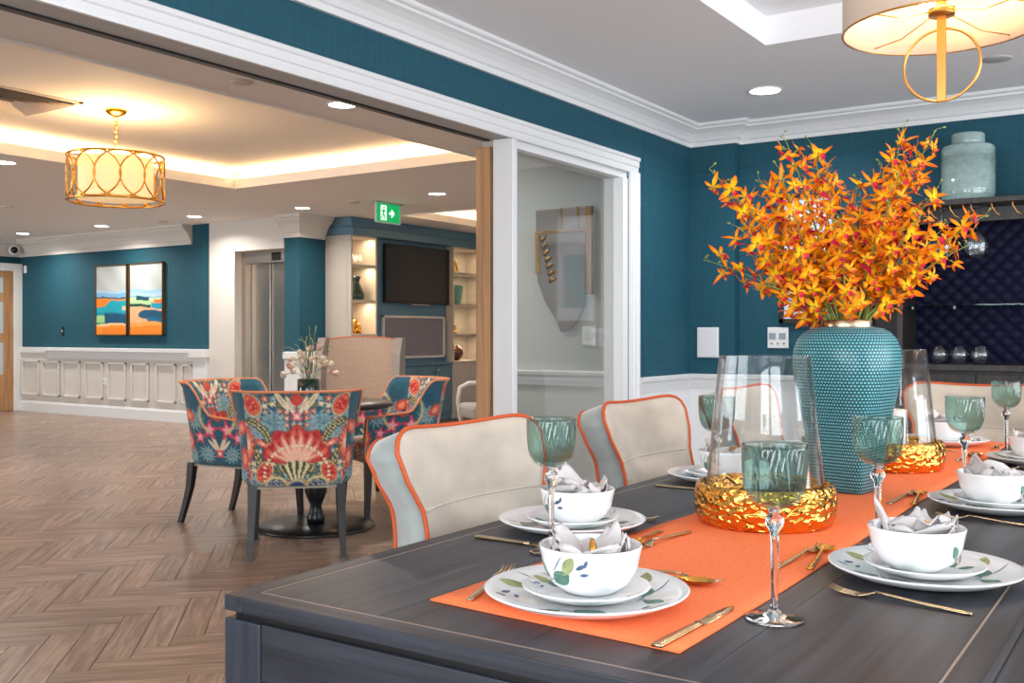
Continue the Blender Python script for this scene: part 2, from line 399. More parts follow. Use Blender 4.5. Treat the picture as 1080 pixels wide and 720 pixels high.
# foyer ceiling with two cove-lit coffers
C1 = (-7.6, -4.65, .9, 6.53); c2 = atz(424, 226.5, ZF); C2 = (c2.x, c2.x + 3.2, c2.y, 11.4)
cf = struct(holed(XL - .3, XW, -3.2, 12.5, ZF, ZF + .05, [C1, C2]).build('ceiling_foyer', M['ceilf']), 'warm white foyer ceiling with recessed coffers')
WARM = (1.0, .64, .33)
def coffer(C, power, zt):
    x0, x1, y0, y1 = C; w = .16; lipz = ZF + .055
    mb = MB(); mb.box(x0 - w - .05, x1 + w + .05, y0 - w - .05, y1 + w + .05, zt, zt + .05)
    for a in ((x0 - w - .05, x0 - w, y0 - w, y1 + w), (x1 + w, x1 + w + .05, y0 - w, y1 + w), (x0 - w, x1 + w, y0 - w - .05, y0 - w), (x0 - w, x1 + w, y1 + w, y1 + w + .05)):
        mb.box(*a, ZF + .05, zt)
    mb.build('coffer', M['ceilf'], cf)
    mb = MB(); e = .02
    for a in ((x0, x0 + e, y0, y1), (x1 - e, x1, y0, y1), (x0 + e, x1 - e, y0, y0 + e), (x0 + e, x1 - e, y1 - e, y1)):
        mb.box(*a, ZF - .012, lipz + .02)
    mb.build('cove_lip', M['ceilf'], cf)
    cx, cy = (x0 + x1) / 2, (y0 + y1) / 2
    lx, ly = x1 - x0, y1 - y0; per = power / (2 * (lx + ly))
    z = ZF + .065; h = w / 2
    area('cove_light', (x0 - h, cy, z), (PI, 0, 0), .05, ly, per * ly, WARM, parent=cf)
    area('cove_light', (x1 + h, cy, z), (PI, 0, 0), .05, ly, per * ly, WARM, parent=cf)
    area('cove_light', (cx, y0 - h, z), (PI, 0, 0), lx, .05, per * lx, WARM, parent=cf)
    area('cove_light', (cx, y1 + h, z), (PI, 0, 0), lx, .05, per * lx, WARM, parent=cf)
coffer(C1, 72, 2.73); coffer(C2, 45, 2.73)

# opening wall: lintel above the opening, solid part to the corner
mb = MB(); mb.box(XB, XW, -2.6, YE, HEAD, ZD + .3); mb.box(XB, XW, YE, YP + .4, 0, ZD + .3)
struct(mb.build('wall_opening', M['teal']), 'teal grasscloth wall above and beside the wide opening')
YS = 5.467
# slightly proud return beside the architrave
struct(MB().box(XW, XW + .002, YS, YP, .89, 2.38).build('wall_opening_panel', M['teal']), 'teal wallpaper strip beside the glazed panel')
# bar wall
struct(MB().box(XW, 2.7, YB, YB + .2, 0, ZD + .1).build('wall_bar', M['teal']), 'teal grasscloth wall behind the bar shelves')
struct(MB().box(XW, -2.413, YP, YB, 0, ZD).build('wall_pier', M['teal']), 'narrow teal pier at the dining room corner')
# unseen sides of the dining room, with their windows
mb = MB(); X0, X1 = 2.45, 2.65
mb.box(X0, X1, -2.6, 6.3, 0, .55); mb.box(X0, X1, -2.6, 6.3, 2.4, 2.6)
for y in (-2.6, -.2, 2.2, 4.6, 6.1): mb.box(X0, X1, y, y + .3, .55, 2.4)
struct(mb.build('wall_right', M['white']), 'white window wall of the dining room')
mb = MB(); mb.box(XW, 2.65, -2.6, -2.4, 0, .55); mb.box(XW, 2.65, -2.6, -2.4, 2.4, 2.6)
for x in (XW, -.35, 2.05): mb.box(x, x + .4, -2.6, -2.4, .55, 2.4)
struct(mb.build('wall_back', M['white']), 'white wall with windows behind the camera')
mb = MB(); mb.box(XL, XB, -3.2, -3.0, 0, .3); mb.box(XL, XB, -3.2, -3.0, 2.45, 2.7)
for x in (XL, -12): mb.box(x, x + .3, -3.2, -3.0, .3, 2.45)
mb.box(-9.6, XB, -3.2, -3.0, .3, 2.45)  # solid stretch added to keep the bright window out of the mirror
struct(mb.build('wall_foyer_unseen', M['white']), 'unseen window wall of the foyer, windows placed clear of the mirror')

# crown mouldings
def crown_prof(z0, z1, d):
    h = z1 - z0
    return [(0, z0), (d * .14, z0), (d * .16, z0 + h * .20), (d * .24, z0 + h * .24), (d * .33, z0 + h * .40), (d * .48, z0 + h * .56), (d * .68, z0 + h * .68), (d * .82, z0 + h * .74),
            (d * .84, z0 + h * .82), (d * .96, z0 + h * .86), (d, z0 + h * .90), (d, z1), (0, z1)]
path = [(XW, -2.4), (XW, YP), (-2.413, YP), (-2.413, YB), (2.45, YB)]
struct(MB().molding(path, crown_prof(2.37, ZD, .12)).build('trim_1', M['white']), 'white crown moulding of the dining room')
# architrave round the opening and the glazed panel
def arch_prof(w, d): # across width 0..w, raised d
    return [(0, 0), (0, d * .45), (w * .12, d * .55), (w * .35, d * .55), (w * .40, d * .75), (w * .72, d * .75), (w * .78, d), (w * .95, d), (w, d * .8), (w, 0)]
AW = .095
ap = arch_prof(AW, .032)
mb = MB(); mb.prism([(XW + d, HEAD - .012 + p) for p, d in ap], 1, -2.4, YE + AW)
a0 = YE
mb.prism([(XW + d, a0 + p) for p, d in ap], 2, 0, HEAD - .01)
struct(mb.build('trim_2', M['white']), 'white architrave around the opening and glazed panel')
# soffit lining + sliding track
mb = MB(); mb.box(XB - .004, XW - .002, -2.4, YE, HEAD - .004, HEAD + .006)
tr = struct(mb.build('trim_3', M['track']), 'grey lining under the opening head')
MB().box(XB - .02, XB + .012, -2.4, 4.05, HEAD - .012, HEAD + .01).build('door_track', M['dark'], tr)
# white post between opening and glass
mb = MB(); mb.box(-2.836, XW + .008, 4.05, 4.092, 0, HEAD - .006, ch=.004)
struct(mb.build('trim_4', M['white']), 'white post between the opening and the glazed panel')
# glazed panel
mb = MB(); xg = (XW + XB) / 2
mb.box(XB + .01, XW - .01, 4.092, YE, HEAD - .05, HEAD - .006); mb.box(XB + .01, XW - .004, YE - .062, YE, 0, HEAD - .05)
mb.box(XB + .03, XW - .03, 4.092, YE - .062, 0, .09)
w1 = struct(mb.build('window_1', M['white']), 'tall glazed panel in white frame beside the opening')
MB().box(xg - .005, xg + .005, 4.092, YE - .062, .09, HEAD - .05).build('pane', M['pane'], w1)
# oak sliding door edge
ok = struct(MB().box(-2.947, -2.86, 4.06, 4.26, .006, 2.075, ch=.004).build('door_1', M['oak']), 'oak sliding door leaf folded against the white post')
MB().box(-2.862, -2.856, 4.10, 4.13, .98, 1.16, ch=.002).build('pull_handle', M['steel'], ok)

# wainscot and dado in the dining corner
dado = [(0, .80), (.018, .80), (.024, .83), (.024, .85), (.045, .865), (.05, .885), (.045, .89), (0, .89)]
mb = MB(); mb.molding([(XW, YE + .098), (XW, YP), (-2.413, YP), (-2.413, YB), (-1.7, YB)], dado)
struct(mb.build('trim_5', M['white']), 'white dado rail in the dining corner')
mb = MB(); mb.molding([(XW, YE + .098), (XW, YP), (-2.413, YP), (-2.413, YB), (-1.7, YB)], [(0, 0), (.012, 0), (.012, .80), (0, .80)])
struct(mb.build('wall_wainscot', M['white']), 'white panelled wainscot under the dado rail')
mb = MB(); mb.molding([(XW, YE + .098), (XW, YP), (-2.413, YP), (-2.413, YB), (-1.7, YB)], [(.012, 0), (.03, 0), (.03, .11), (.018, .13), (.012, .13)])
struct(mb.build('baseboard_dining', M['white']))

# grey return wall behind the glass, with dado
YR = 5.28
struct(MB().box(-3.78, XB, YR, 7.2, 0, ZF + .05).build('wall_return', M['greywall']), 'grey painted return wall seen through the glazed panel')
struct(MB().molding([(-3.78, YR), (XB, YR)], [(d, z + .035) for d, z in dado]).build('trim_6', M['white']), 'white dado rail behind the glazed panel')
# foyer far walls
def wallbox(n, *a, m='teal', label=None): return struct(MB().box(*a).build(n, M[m]), label)
xe = aty(222, 370, YL).x; xc = aty(300, 262, YL).x; xcc = -8.70
wl = wallbox('wall_painting', XL, xe, YL, YL + .3, 0, ZF + .02, label='teal wall with two paintings above white wainscot')
wallbox('wall_column', xc, xcc, YL, 9.6, 0, ZF + .02, label='teal column beside the lift with a white capital')
wallbox('wall_end', XL - .2, XL, -3, YL + .3, 0, ZF + .02, label='teal end wall with an oak door')
wallbox('wall_media', -9.2, -9.0, 9.5, 12.4, 0, ZF + .02, m='cream', label='wall behind the media unit')
wallbox('wall_far', -9.2, XB, 12.3, 12.5, 0, ZF + .02, m='cream', label='far end wall of the foyer')
# foyer crown
cp = crown_prof(2.30, ZF, .17)
struct(MB().molding([(XL, 2.0), (XL, YL), (aty(203, 258, YL).x, YL)], cp).build('trim_7', M['cream']), 'deep cream crown moulding over the painting wall')
struct(MB().molding([(xc - .0, YL), (xcc, YL), (xcc, 8.86)], crown_prof(2.29, ZF, .17)).build('trim_8', M['cream']), 'cream capital moulding on the teal column')
# wainscot with panels on painting wall
ws = struct(MB().box(XL, xe, YL - .012, YL, .10, .93).build('wall_wainscot_foyer', M['cream']), 'cream wainscot with raised frame panels')
for (a, b) in ((25, 43), (46.5, 64.5), (68, 86), (91, 110), (115, 134.5), (140, 158.5), (166, 187), (193, 205)):
    x0 = aty(a, 400, YL).x; x1 = aty(b, 400, YL).x; mb = MB(); z0, z1, e, y0, y1 = .24, .76, .03, YL - .042, YL - .012
    mb.box(x0, x1, y0, y1, z1 - e, z1, ch=.006); mb.box(x0, x1, y0, y1, z0, z0 + e, ch=.006); mb.box(x0, x0 + e, y0, y1, z0, z1, ch=.006); mb.box(x1 - e, x1, y0, y1, z0, z1, ch=.006)
    mb.build('panel', M['cream'], ws)
hr = MB(); xa = aty(51, 366, YL).x; xb = aty(205, 368, YL).x
hr.box(xa, xb, YL - .09, YL, .90, .955, ch=.008); hr.box(xa, xb, YL - .02, YL, .80, .90)
struct(hr.build('trim_9', M['white']), 'white projecting rail above the cream wainscot')
mb = MB(); mb.box(XL, xa, YL - .04, YL, .87, .955, ch=.006); mb.box(xb, xe, YL - .10, YL, .85, .955, ch=.006); mb.box(xb + .04, xe - .02, YL - .06, YL, .0, .85, ch=.006)
struct(mb.build('trim_10', M['white']), 'white dado blocks at the ends of the rail')
struct(MB().molding([(XL, 2.0), (XL, YL - .012), (xe, YL - .012)], [(0, 0), (.022, 0), (.022, .13), (.008, .16), (0, .16)]).build('baseboard_foyer', M['white']), 'white skirting board under the wainscot')
# column wainscot
mb = MB(); mb.molding([(xc + .02, YL), (xcc, YL), (xcc, 8.86)], [(0, 0), (.02, 0), (.02, .84), (.05, .86), (.05, .93), (0, .94)])
struct(mb.build('wall_wainscot_column', M['white']), 'white wainscot at the foot of the teal column')
# lift
zt = aty(226, 240, YL).z
mb = MB(); xi = aty(248, 265, YL).x; zi = 2.17
mb.box(xe, xi, YL - .02, YL + .25, 0, ZF); mb.box(xi, xc, YL - .02, YL + .25, zi, ZF)
mb.box(xi, xi + .03, YL - .035, YL + .25, 0, zi)
struct(mb.build('wall_lift', M['cream']), 'cream surround of the lift doorway')
lf = empty('lift_doors', ((xi + xc) / 2, YL + .2, 0), 0, 'brushed steel lift doors in a cream surround beside the teal column', 'lift')
w = (xc - xi)
mb = MB(); mb.box(-w / 2 + .03, -w / 2 + .10, -.12, .04, 0, zi); mb.box(-w / 2 + .10, w / 2, -.12, .04, 2.02, zi); mb.build('steel_frame', M['steel'], lf)
x0 = -w / 2 + .10; dw = (w / 2 + .25 - x0) / 3
for i in range(3):
    MB().box(x0 + i * dw + .004, x0 + (i + 1) * dw - .004, -.03 + .03 * i, .0 + .03 * i, .01, 2.02, ch=.002).build('door_leaf', M['steel'], lf)
MB().box(w * .16, w * .32, -.135, -.12, 2.045, 2.14, ch=.004).build('floor_indicator', M['dark'], lf)
wallbox('wall_lift_shaft', xe, xc, YL + .32, YL + .5, 0, ZF, m='cream')

# oak door and frame on the end wall (far left)
def onend(u, v): return atx(u, v, XL)
dy0, dy1 = 7.36, 8.32
d2 = struct(MB().box(XL, XL + .04, dy0, dy1, .006, 2.08, ch=.004).build('door_2', M['oak']), 'oak door with glazed lights at the far left')
for z in ((.55, 1.02), (1.16, 1.62), (1.76, 1.98)):
    MB().box(XL + .036, XL + .046, dy1 - .62, dy1 - .16, *z).build('glass_light', M['frost'], d2)
for z in (.4, 1.1, 1.8): MB().box(XL + .03, XL + .052, dy1 - .006, dy1 + .014, z, z + .10).build('hinge', M['steel'], d2)
mb = MB(); mb.box(XL, XL + .06, dy1, YL, 0, 2.2, ch=.006); mb.box(XL, XL + .06, dy0 - .15, dy0, 0, 2.2, ch=.006); mb.box(XL, XL + .06, dy0, dy1, 2.085, 2.2, ch=.006)
struct(mb.build('trim_11', M['white']), 'white architrave around the oak door')

# ================================================================== DINING TABLE
TZ = .765
TX0, TX1, TY0, TY1 = -1.186, -.190, 1.0, 3.95
tcx, tcy = (TX0 + TX1) / 2, (TY0 + TY1) / 2
tb = empty('dining_table', (tcx, tcy, 0), 0, 'long dark stained dining table laid with an orange runner', 'table')
hx, hy = (TX1 - TX0) / 2, (TY1 - TY0) / 2; bw = .036; iw = .0035; st = .023
for sx in (-1, 1):
    MB().box(*sorted((sx * hx, sx * (hx - bw))), -hy, hy, TZ - st, TZ, ch=.0015).build('side_board', M['taby'], tb)
for sy in (-1, 1):
    MB().box(-hx + bw, hx - bw, *sorted((sy * hy, sy * (hy - bw))), TZ - st, TZ, ch=.0015).build('end_board', M['tabx'], tb)
mb = MB(); a, b = hx - bw, hy - bw
mb.box(-a, a, -b, -b + iw, TZ - st, TZ - .0003); mb.box(-a, a, b - iw, b, TZ - st, TZ - .0003)
mb.box(-a, -a + iw, -b, b, TZ - st, TZ - .0003); mb.box(a - iw, a, -b, b, TZ - st, TZ - .0003)
mb.build('inlay_line', M['inlay'], tb)
npl = 4; x0 = -a + iw; pw = (2 * a - 2 * iw) / npl
for i in range(npl):
    MB().box(x0 + i * pw + .0003, x0 + (i + 1) * pw - .0003, -b + iw, b - iw, TZ - st, TZ - .0002, ch=.0003).build('top_plank', M['taby'], tb)
MB().box(-hx + .012, hx - .012, -hy + .012, hy - .012, TZ - st - .011, TZ - st).build('shadow_gap', M['blackmetal'], tb)
zt_ = TZ - st - .011; LW = .075
for sx in (-1, 1):
    for sy in (-1, 1):
        MB().box(*sorted((sx * hx, sx * (hx - LW))), *sorted((sy * hy, sy * (hy - LW))), 0, zt_, ch=.003).build('leg', M['tabz'], tb)
for sy in (-1, 1): MB().box(-hx + LW, hx - LW, *sorted((sy * (hy - .003), sy * (hy - .03))), zt_ - .082, zt_, ch=.002).build('apron', M['tabx'], tb)
for sx in (-1, 1): MB().box(*sorted((sx * (hx - .003), sx * (hx - .03))), -hy + LW, hy - LW, zt_ - .082, zt_, ch=.002).build('apron', M['taby'], tb)

# runner
RZ = TZ + .003
def runner(u, v, top):
    y = 1.118 + 2.80 * v
    l = -.908 + .035 * min(1, (y - 1.1) / .9) + .004 * math.sin(y * 3.1); r = -.507 + .004 * math.sin(y * 4.3 + 1) - .012 * max(0, (y - 3) / .9)
    x = l + (r - l) * u
    return (x, y + .022 * (1 - u) * (1 - v), RZ if top else TZ + .0004)
mb = MB(); mb.grid(lambda u, v: runner(u, v, 1), 14, 60); n = len(mb.v); mb.grid(lambda u, v: runner(u, v, 0), 14, 60)
nu, nv = 14, 60
rim = [j for j in range(nv)] + [i * nv + nv - 1 for i in range(1, nu)] + [(nu - 1) * nv + j for j in range(nv - 2, -1, -1)] + [i * nv for i in range(nu - 2, 0, -1)]
for a, b in zip(rim, rim[1:] + rim[:1]): mb.f.append((a, b, b + n, a + n)); mb.m.append(0); mb.smooth.append(False)
tag(mb.build('table_runner', M['runner']), 'bright orange woven runner laid along the dark dining table', 'runner')

# ---------------------------------------------------------------- crockery
DP = [(0, .003), (.075, .002), (.082, 0), (.088, .003), (.12, .010), (.143, .021), (.1455, .0235), (.143, .0245), (.118, .0145), (.09, .0085), (0, .0075)]
SP = [(0, .002), (.045, .0015), (.050, 0), (.055, .002), (.075, .008), (.090, .0165), (.0915, .0185), (.0895, .0192), (.073, .0115), (.055, .0068), (0, .006)]
BP = [(0, .003), (.034, .002), (.037, 0), (.040, .003), (.056, .014), (.067, .034), (.0725, .060), (.0735, .0655), (.0722, .067), (.0705, .064), (.064, .034), (.052, .017), (.034, .008), (0, .007)]
me_dp = MB().lathe(DP, 64).mesh('dinner_plate', M['china']); me_sp = MB().lathe(SP, 56).mesh('side_plate', M['china']); me_bw = MB().lathe(BP, 56).mesh('bowl', M['china'])
def surf(prof):
    """arclength-parametrised outer curve"""
    s = [0.0]
    for (a, b), (c, d) in zip(prof, prof[1:]): s.append(s[-1] + math.hypot(c - a, d - b))
    def f(t):
        t = min(max(t, 0), s[-1])
        for i in range(len(s) - 1):
            if t <= s[i + 1]:
                k = (t - s[i]) / max(1e-9, s[i + 1] - s[i]); (a, b), (c, d) = prof[i], prof[i + 1]
                nx, nz = -(d - b), (c - a); q = math.hypot(nx, nz)
                return a + (c - a) * k, b + (d - b) * k, nx / q, nz / q
    return f, s[-1]
PT, PTL = surf([(.02, .0078), (.09, .0085), (.118, .0145), (.143, .0245)]); ST, STL = surf([(.02, .0062), (.055, .0068), (.073, .0115), (.0895, .0192)])
BO, BOL = surf([(.040, .003), (.056, .014), (.067, .034), (.0725, .060)])
def leaf(mb, f, phi0, s0, ang, ln, wd, sign, mi):
    def g(u, v):
        x = u * ln; y = (v - .5) * wd * (max(0, math.sin(PI * min(1, u * .98 + .01))) ** .8)
        ds = x * math.sin(ang) + y * math.cos(ang); dp = x * math.cos(ang) - y * math.sin(ang)
        r, z, nx, nz = f(s0 + ds); ph = phi0 + dp / max(.02, r)
        return ((r + sign * nx * .0004) * math.cos(ph), (r + sign * nx * .0004) * math.sin(ph), z + sign * nz * .0004)
    mb.grid(g, 8, 5, mi)
def sprig(f, phi, s0, k, sign):
    mb = MB()
    for (dp, ds, an, ln, wd, mi) in ((0, 0, .5, .030, .018, 0), (-.008, .004, 2.2, .022, .011, 0), (.02, .012, 1.0, .026, .013, 1), (.036, .020, .5, .012, .005, 2), (.040, .014, .1, .010, .004, 2), (.045, .022, 1.2, .010, .004, 2),
                                     (-.014, .0, .3, .045, .0016, 2), (.004, .012, .9, .03, .0014, 2)):
        leaf(mb, f, phi + dp * k / .07, s0 + ds * k, an, ln * k, wd * k, sign, mi)
    return mb
LM = [M['leaf1'], M['leaf2'], M['leaf3']]
me_dl = [sprig(PT, ph, .052, 1.9, 1).mesh('leaf_print', LM) for ph in (2.6, 5.0, .6)]
me_sl = [sprig(ST, ph, .028, 1.25, 1).mesh('leaf_print', LM) for ph in (2.3, 5.2)]
me_bl = sprig(BO, -PI / 2 - .35, .026, 1.3, -1).mesh('leaf_print', LM)

def napkin_mesh(seed):
    rd = random.Random(seed); mb = MB()
    nfl = 7
    for k in range(nfl):
        ph = 2 * PI * k / nfl + rd.uniform(-.25, .25); ht = rd.uniform(.074, .108); rad = rd.uniform(.050, .064); wd = rd.uniform(.046, .064); tw = rd.uniform(-.5, .5); cup = rd.uniform(.2, .55)
        def g(u, v):
            t = (v - .5) * 2; w = wd * (.30 + .70 * math.sin(PI * min(1, .15 + u * .55))) * (1 - u ** 6.0 * .58)
            r = .006 + rad * (u ** .8); z = .022 + (ht - .022) * (u ** 1.15 - .14 * u ** 7) + .010 * math.sin(u * 5 + k)
            cx, cy = r, t * w
            r2 = cx - cup * t * t * w * (.4 + u); z2 = z - .014 * t * t + .007 * math.sin(t * 5 + k) * (.3 + u)
            a = ph + tw * u
            x, y = r2 * math.cos(a) - cy * math.sin(a), r2 * math.sin(a) + cy * math.cos(a)
            q = math.hypot(x, y); lim = .058 + .10 * max(0, z2 - .064) if z2 > .03 else .048
            if q > lim: x, y = x * lim / q, y * lim / q
            return (x, y, max(z2, .0145 + 9 * max(0, q - .03) ** 2))
        mb.grid(g, 10, 9)
    return mb.mesh('cloth', M['napkin'])
nap = [napkin_mesh(s) for s in (1, 5, 9)]
def torus(mb, c, R, r, nrm, n=24, m=8, mi=0):
    N_ = Vector(nrm).normalized(); a = N_.orthogonal().normalized(); b = N_.cross(a)
    return mb.tube([Vector(c) + (a * math.cos(2 * PI * i / n) + b * math.sin(2 * PI * i / n)) * R for i in range(n)], r, m, mi, closed=True)
me_ring = torus(MB(), (0, 0, 0), .0155, .0042, (1, .5, .15)).mesh('napkin_ring', M['gold'])

# goblets: spiral ribbed green bowl on a clear stem
def goblet_bowl():
    def rib(a, r, z):
        k = min(1, max(0, (z - .155) / .02)) * min(1, max(0, (.232 - z) / .01))
        return r * (1 + .015 * k * math.sin(34 * a - z * 170)) if r > .01 else r
    out = [(.0, .1495), (.010, .1500), (.021, .1525), (.031, .159), (.0375, .169), (.041, .183), (.0426, .200), (.0433, .220), (.0434, .236)]
    inn = [(.0420, .236), (.0419, .220), (.0411, .200), (.0394, .184), (.0358, .1715), (.0297, .162), (.020, .1565), (.010, .1545), (0, .154)]
    def fine(p):
        q = []
        for (a, b), (c, d) in zip(p, p[1:]):
            for i in range(3): q.append((a + (c - a) * i / 3, b + (d - b) * i / 3))
        return q + [p[-1]]
    return MB().lathe(fine(out) + fine(inn), 240, fn=rib).mesh('bowl', M['greenglass'])
me_gb = goblet_bowl()
gp = [(0, 0), (.038, 0), (.040, .0012), (.0385, .0024), (.022, .0045), (.010, .008), (.0055, .016), (.0046, .035), (.0050, .070), (.0058, .108), (.0062, .118), (.0115, .126), (.0128, .133), (.0110, .139), (.0066, .1435), (.0085, .147), (.010, .1494), (0, .1494)]
me_gs = MB().lathe(gp, 28).mesh('stem', M['solidglass'])

# cutlery (lying along +Y, handle at -Y end, on z=0)
def strip(mb, pts, th, mi=0):
    """pts (y, halfwidth, z)"""
    vs = []; n = len(pts)
    for (y, w, z) in pts: vs += [(-w, y, z), (w, y, z), (w * .8, y, z + th), (-w * .8, y, z + th)]
    fs = [(4 * i + j, 4 * i + (j + 1) % 4, 4 * i + 4 + (j + 1) % 4, 4 * i + 4 + j) for i in range(n - 1) for j in range(4)] + [(3, 2, 1, 0), tuple(4 * n - 4 + j for j in range(4))]
    return mb.add(vs, fs, mi, True)
def handle(mb, L0, L1): return strip(mb, [(L0, .0058, .0005), (L0 + .01, .0062, .0005), ((L0 + L1) / 2, .0045, .003), (L1 - .015, .0032, .007), (L1, .003, .008)], .0026)
mk = MB(); strip(mk, [(-.11, .0072, .0003), (-.105, .008, .0003), (-.03, .0068, .0003), (.0, .006, .0003), (.01, .0085, .0003)], .004); strip(mk, [(.008, .0085, .0006), (.06, .0095, .0006), (.095, .0075, .0006), (.112, .002, .0006)], .0018)
me_knife = mk.mesh('knife', M['goldcut'])
mk = MB(); handle(mk, -.10, .035); strip(mk, [(.033, .003, .008), (.042, .0085, .005), (.055, .0115, .0015), (.062, .0115, .0008)], .0016)
for i in range(4):
    x = (i - 1.5) * .0062; n0 = len(mk.v); strip(mk, [(.06, .0021, .0008), (.085, .0017, .003), (.103, .0010, .008)], .0014)
    mk.xf(Matrix.Translation((x, 0, 0)), n0)
me_fork = mk.mesh('fork', M['goldcut'])
mk = MB(); handle(mk, -.085, .04)
def spb(u, v):
    a = 2 * PI * v; r = u; return (.0175 * r * math.cos(a), .062 + .026 * r * math.sin(a), .0012 + .0075 * r ** 2.2)
mk.grid(spb, 7, 25)
n0 = len(mk.v); mk.grid(lambda u, v: tuple(Vector(spb(u, v)) + Vector((0, 0, -.0008 + .0012 * 0))), 7, 25, flip=True)
me_spoon = mk.mesh('spoon', M['gold'])

SET = [  # name, plate x, y, facing angle (diner looks along), base z, goblet xy, bowl turn
    ('at the near end of the table', -.710, 1.245, PI / 2, RZ, (-.464, 1.325), -.1),
    ('first place on the left side', -1.010, 1.715, 0, TZ, (-.935, 1.515), 1.1),
    ('second place on the left side', -1.010, 2.49, 0, TZ, (-.938, 2.274), 1.1),
    ('left place behind the turquoise vase', -1.010, 3.28, 0, TZ, (-.93, 3.06), 1.1),
    ('first place on the right side', -.345, 1.675, PI, TZ, (-.464, 1.868), .25),
    ('second place on the right side', -.345, 2.42, PI, TZ, (-.440, 2.575), .25),
    ('furthest place on the right side', -.365, 3.33, PI, TZ, (-.480, 3.52), .25),
    ('at the far end of the runner', -.700, 3.72, -PI / 2, RZ, None, 0)]
for i, (nm, px, py, fa, bz, gob, bt) in enumerate(SET):
    rz = fa - PI / 2; c, s = math.cos(rz), math.sin(rz)
    def W(lx, ly): return (px + c * lx - s * ly, py + s * lx + c * ly)
    bo = bz + .0005
    e = link('dinner_plate', me_dp, None, (px, py, bo), (0, 0, rz)); tag(e, 'large white dinner plate, ' + nm, 'plate', 'dinner plates')
    [link('leaf_print', q, e) for q in me_dl]
    z2 = bo + .0086
    e = link('side_plate', me_sp, None, (px, py, z2), (0, 0, rz + .3)); tag(e, 'small white plate under a bowl, ' + nm, 'plate', 'side plates')
    [link('leaf_print', q, e) for q in me_sl]
    z3 = z2 + .0069
    e = link('bowl', me_bw, None, (*W(0, .012), z3), (0, 0, rz + bt)); tag(e, 'white bowl with leaf print holding a napkin, ' + nm, 'bowl', 'bowls'); link('leaf_print', me_bl, e)
    e = empty('napkin', (*W(0, .012), z3), rz + i * 1.3, 'pale linen napkin in a bowl, ' + nm, 'napkin', 'napkins')
    o = link('cloth', nap[i % 3], e)
    md = o.modifiers.new('thick', 'SOLIDIFY'); md.thickness = .0016; md.offset = 0
    link('napkin_ring', me_ring, e, (.012, -.012, .058), (0, 0, rz * .3))
    if gob:
        e = empty('goblet', (gob[0], gob[1], (RZ if -.905 < gob[0] < -.51 else TZ) + .0004), i, 'green ribbed glass goblet, ' + nm, 'goblet', 'goblets')
        link('bowl', me_gb, e, (0, 0, 0), (0, 0, 0)); link('stem', me_gs, e)
    def cut(name, me_, lx, ly, ang, lab, dz=0):
        x, y = W(lx, ly)
        zz = (RZ if (-.93 < x < -.48) else TZ) + .0006 + dz
        tag(link(name, me_, None, (x, y, zz), (0, 0, rz + ang)), lab + ', ' + nm, name, name + 's')
    if i == 0:
        cut('fork', me_fork, -.172, .009, .297, 'gold fork left of the plate'); cut('knife', me_knife, .177, -.02, -.05, 'gold knife right of the plate')
    else:
        cut('fork', me_fork, -.168, .0, -.12 if fa == PI else 0, 'gold fork left of the plate'); cut('knife', me_knife, .172, .0, .0, 'gold knife right of the plate')
    cut('spoon', me_spoon, .03, .175, -PI / 2 + .12, 'gold dessert spoon above the plate'); cut('dessert_fork', me_fork, .02, .205, -PI / 2 - .08, 'gold dessert fork above the plate')

# hurricane vases
gprof = [(0, 0), (.130, 0), (.134, .004), (.139, .018), (.142, .036), (.142, .052), (.1395, .068), (.136, .078), (.131, .081), (.126, .078), (.119, .04), (.119, .02), (0, .018)]
me_hg = MB().lathe(gprof, 150).mesh('gold_base', M['hammer'])
hp = [(0, .020), (.112, .0205), (.1175, .026), (.1180, .05), (.1165, .09), (.0915, .335), (.0925, .337), (.0895, .337), (.0885, .335), (.1135, .09), (.1150, .05), (.1130, .030), (.108, .0245), (0, .024)]
me_hgl = MB().lathe(hp, 64).mesh('glass_cone', M['clear'])
for (x, y, lab) in ((-.7175, 1.99, 'nearer tapered glass hurricane vase on hammered gold base'), (-.704, 2.997, 'further tapered glass hurricane vase behind the turquoise vase')):
    e = empty('hurricane_vase', (x, y, RZ + .0004), 0, lab, 'vase', 'hurricane vases'); link('gold_base', me_hg, e); link('glass_cone', me_hgl, e)
M['wax'] = mat('ivory_wax', (240, 236, 226), .5)
e = tag(MB().lathe([(0, 0), (.034, 0), (.036, .004), (.036, .138), (.034, .142), (.03, .139), (0, .137)], 32).build('pillar_candle', M['wax'], None, (-.704, 2.997, RZ + .0252)), 'ivory pillar candle inside the further hurricane vase', 'candle')
MB().tube([(0, 0, .136), (.001, 0, .148)], .0012, 6).build('wick', M['dark'], e)

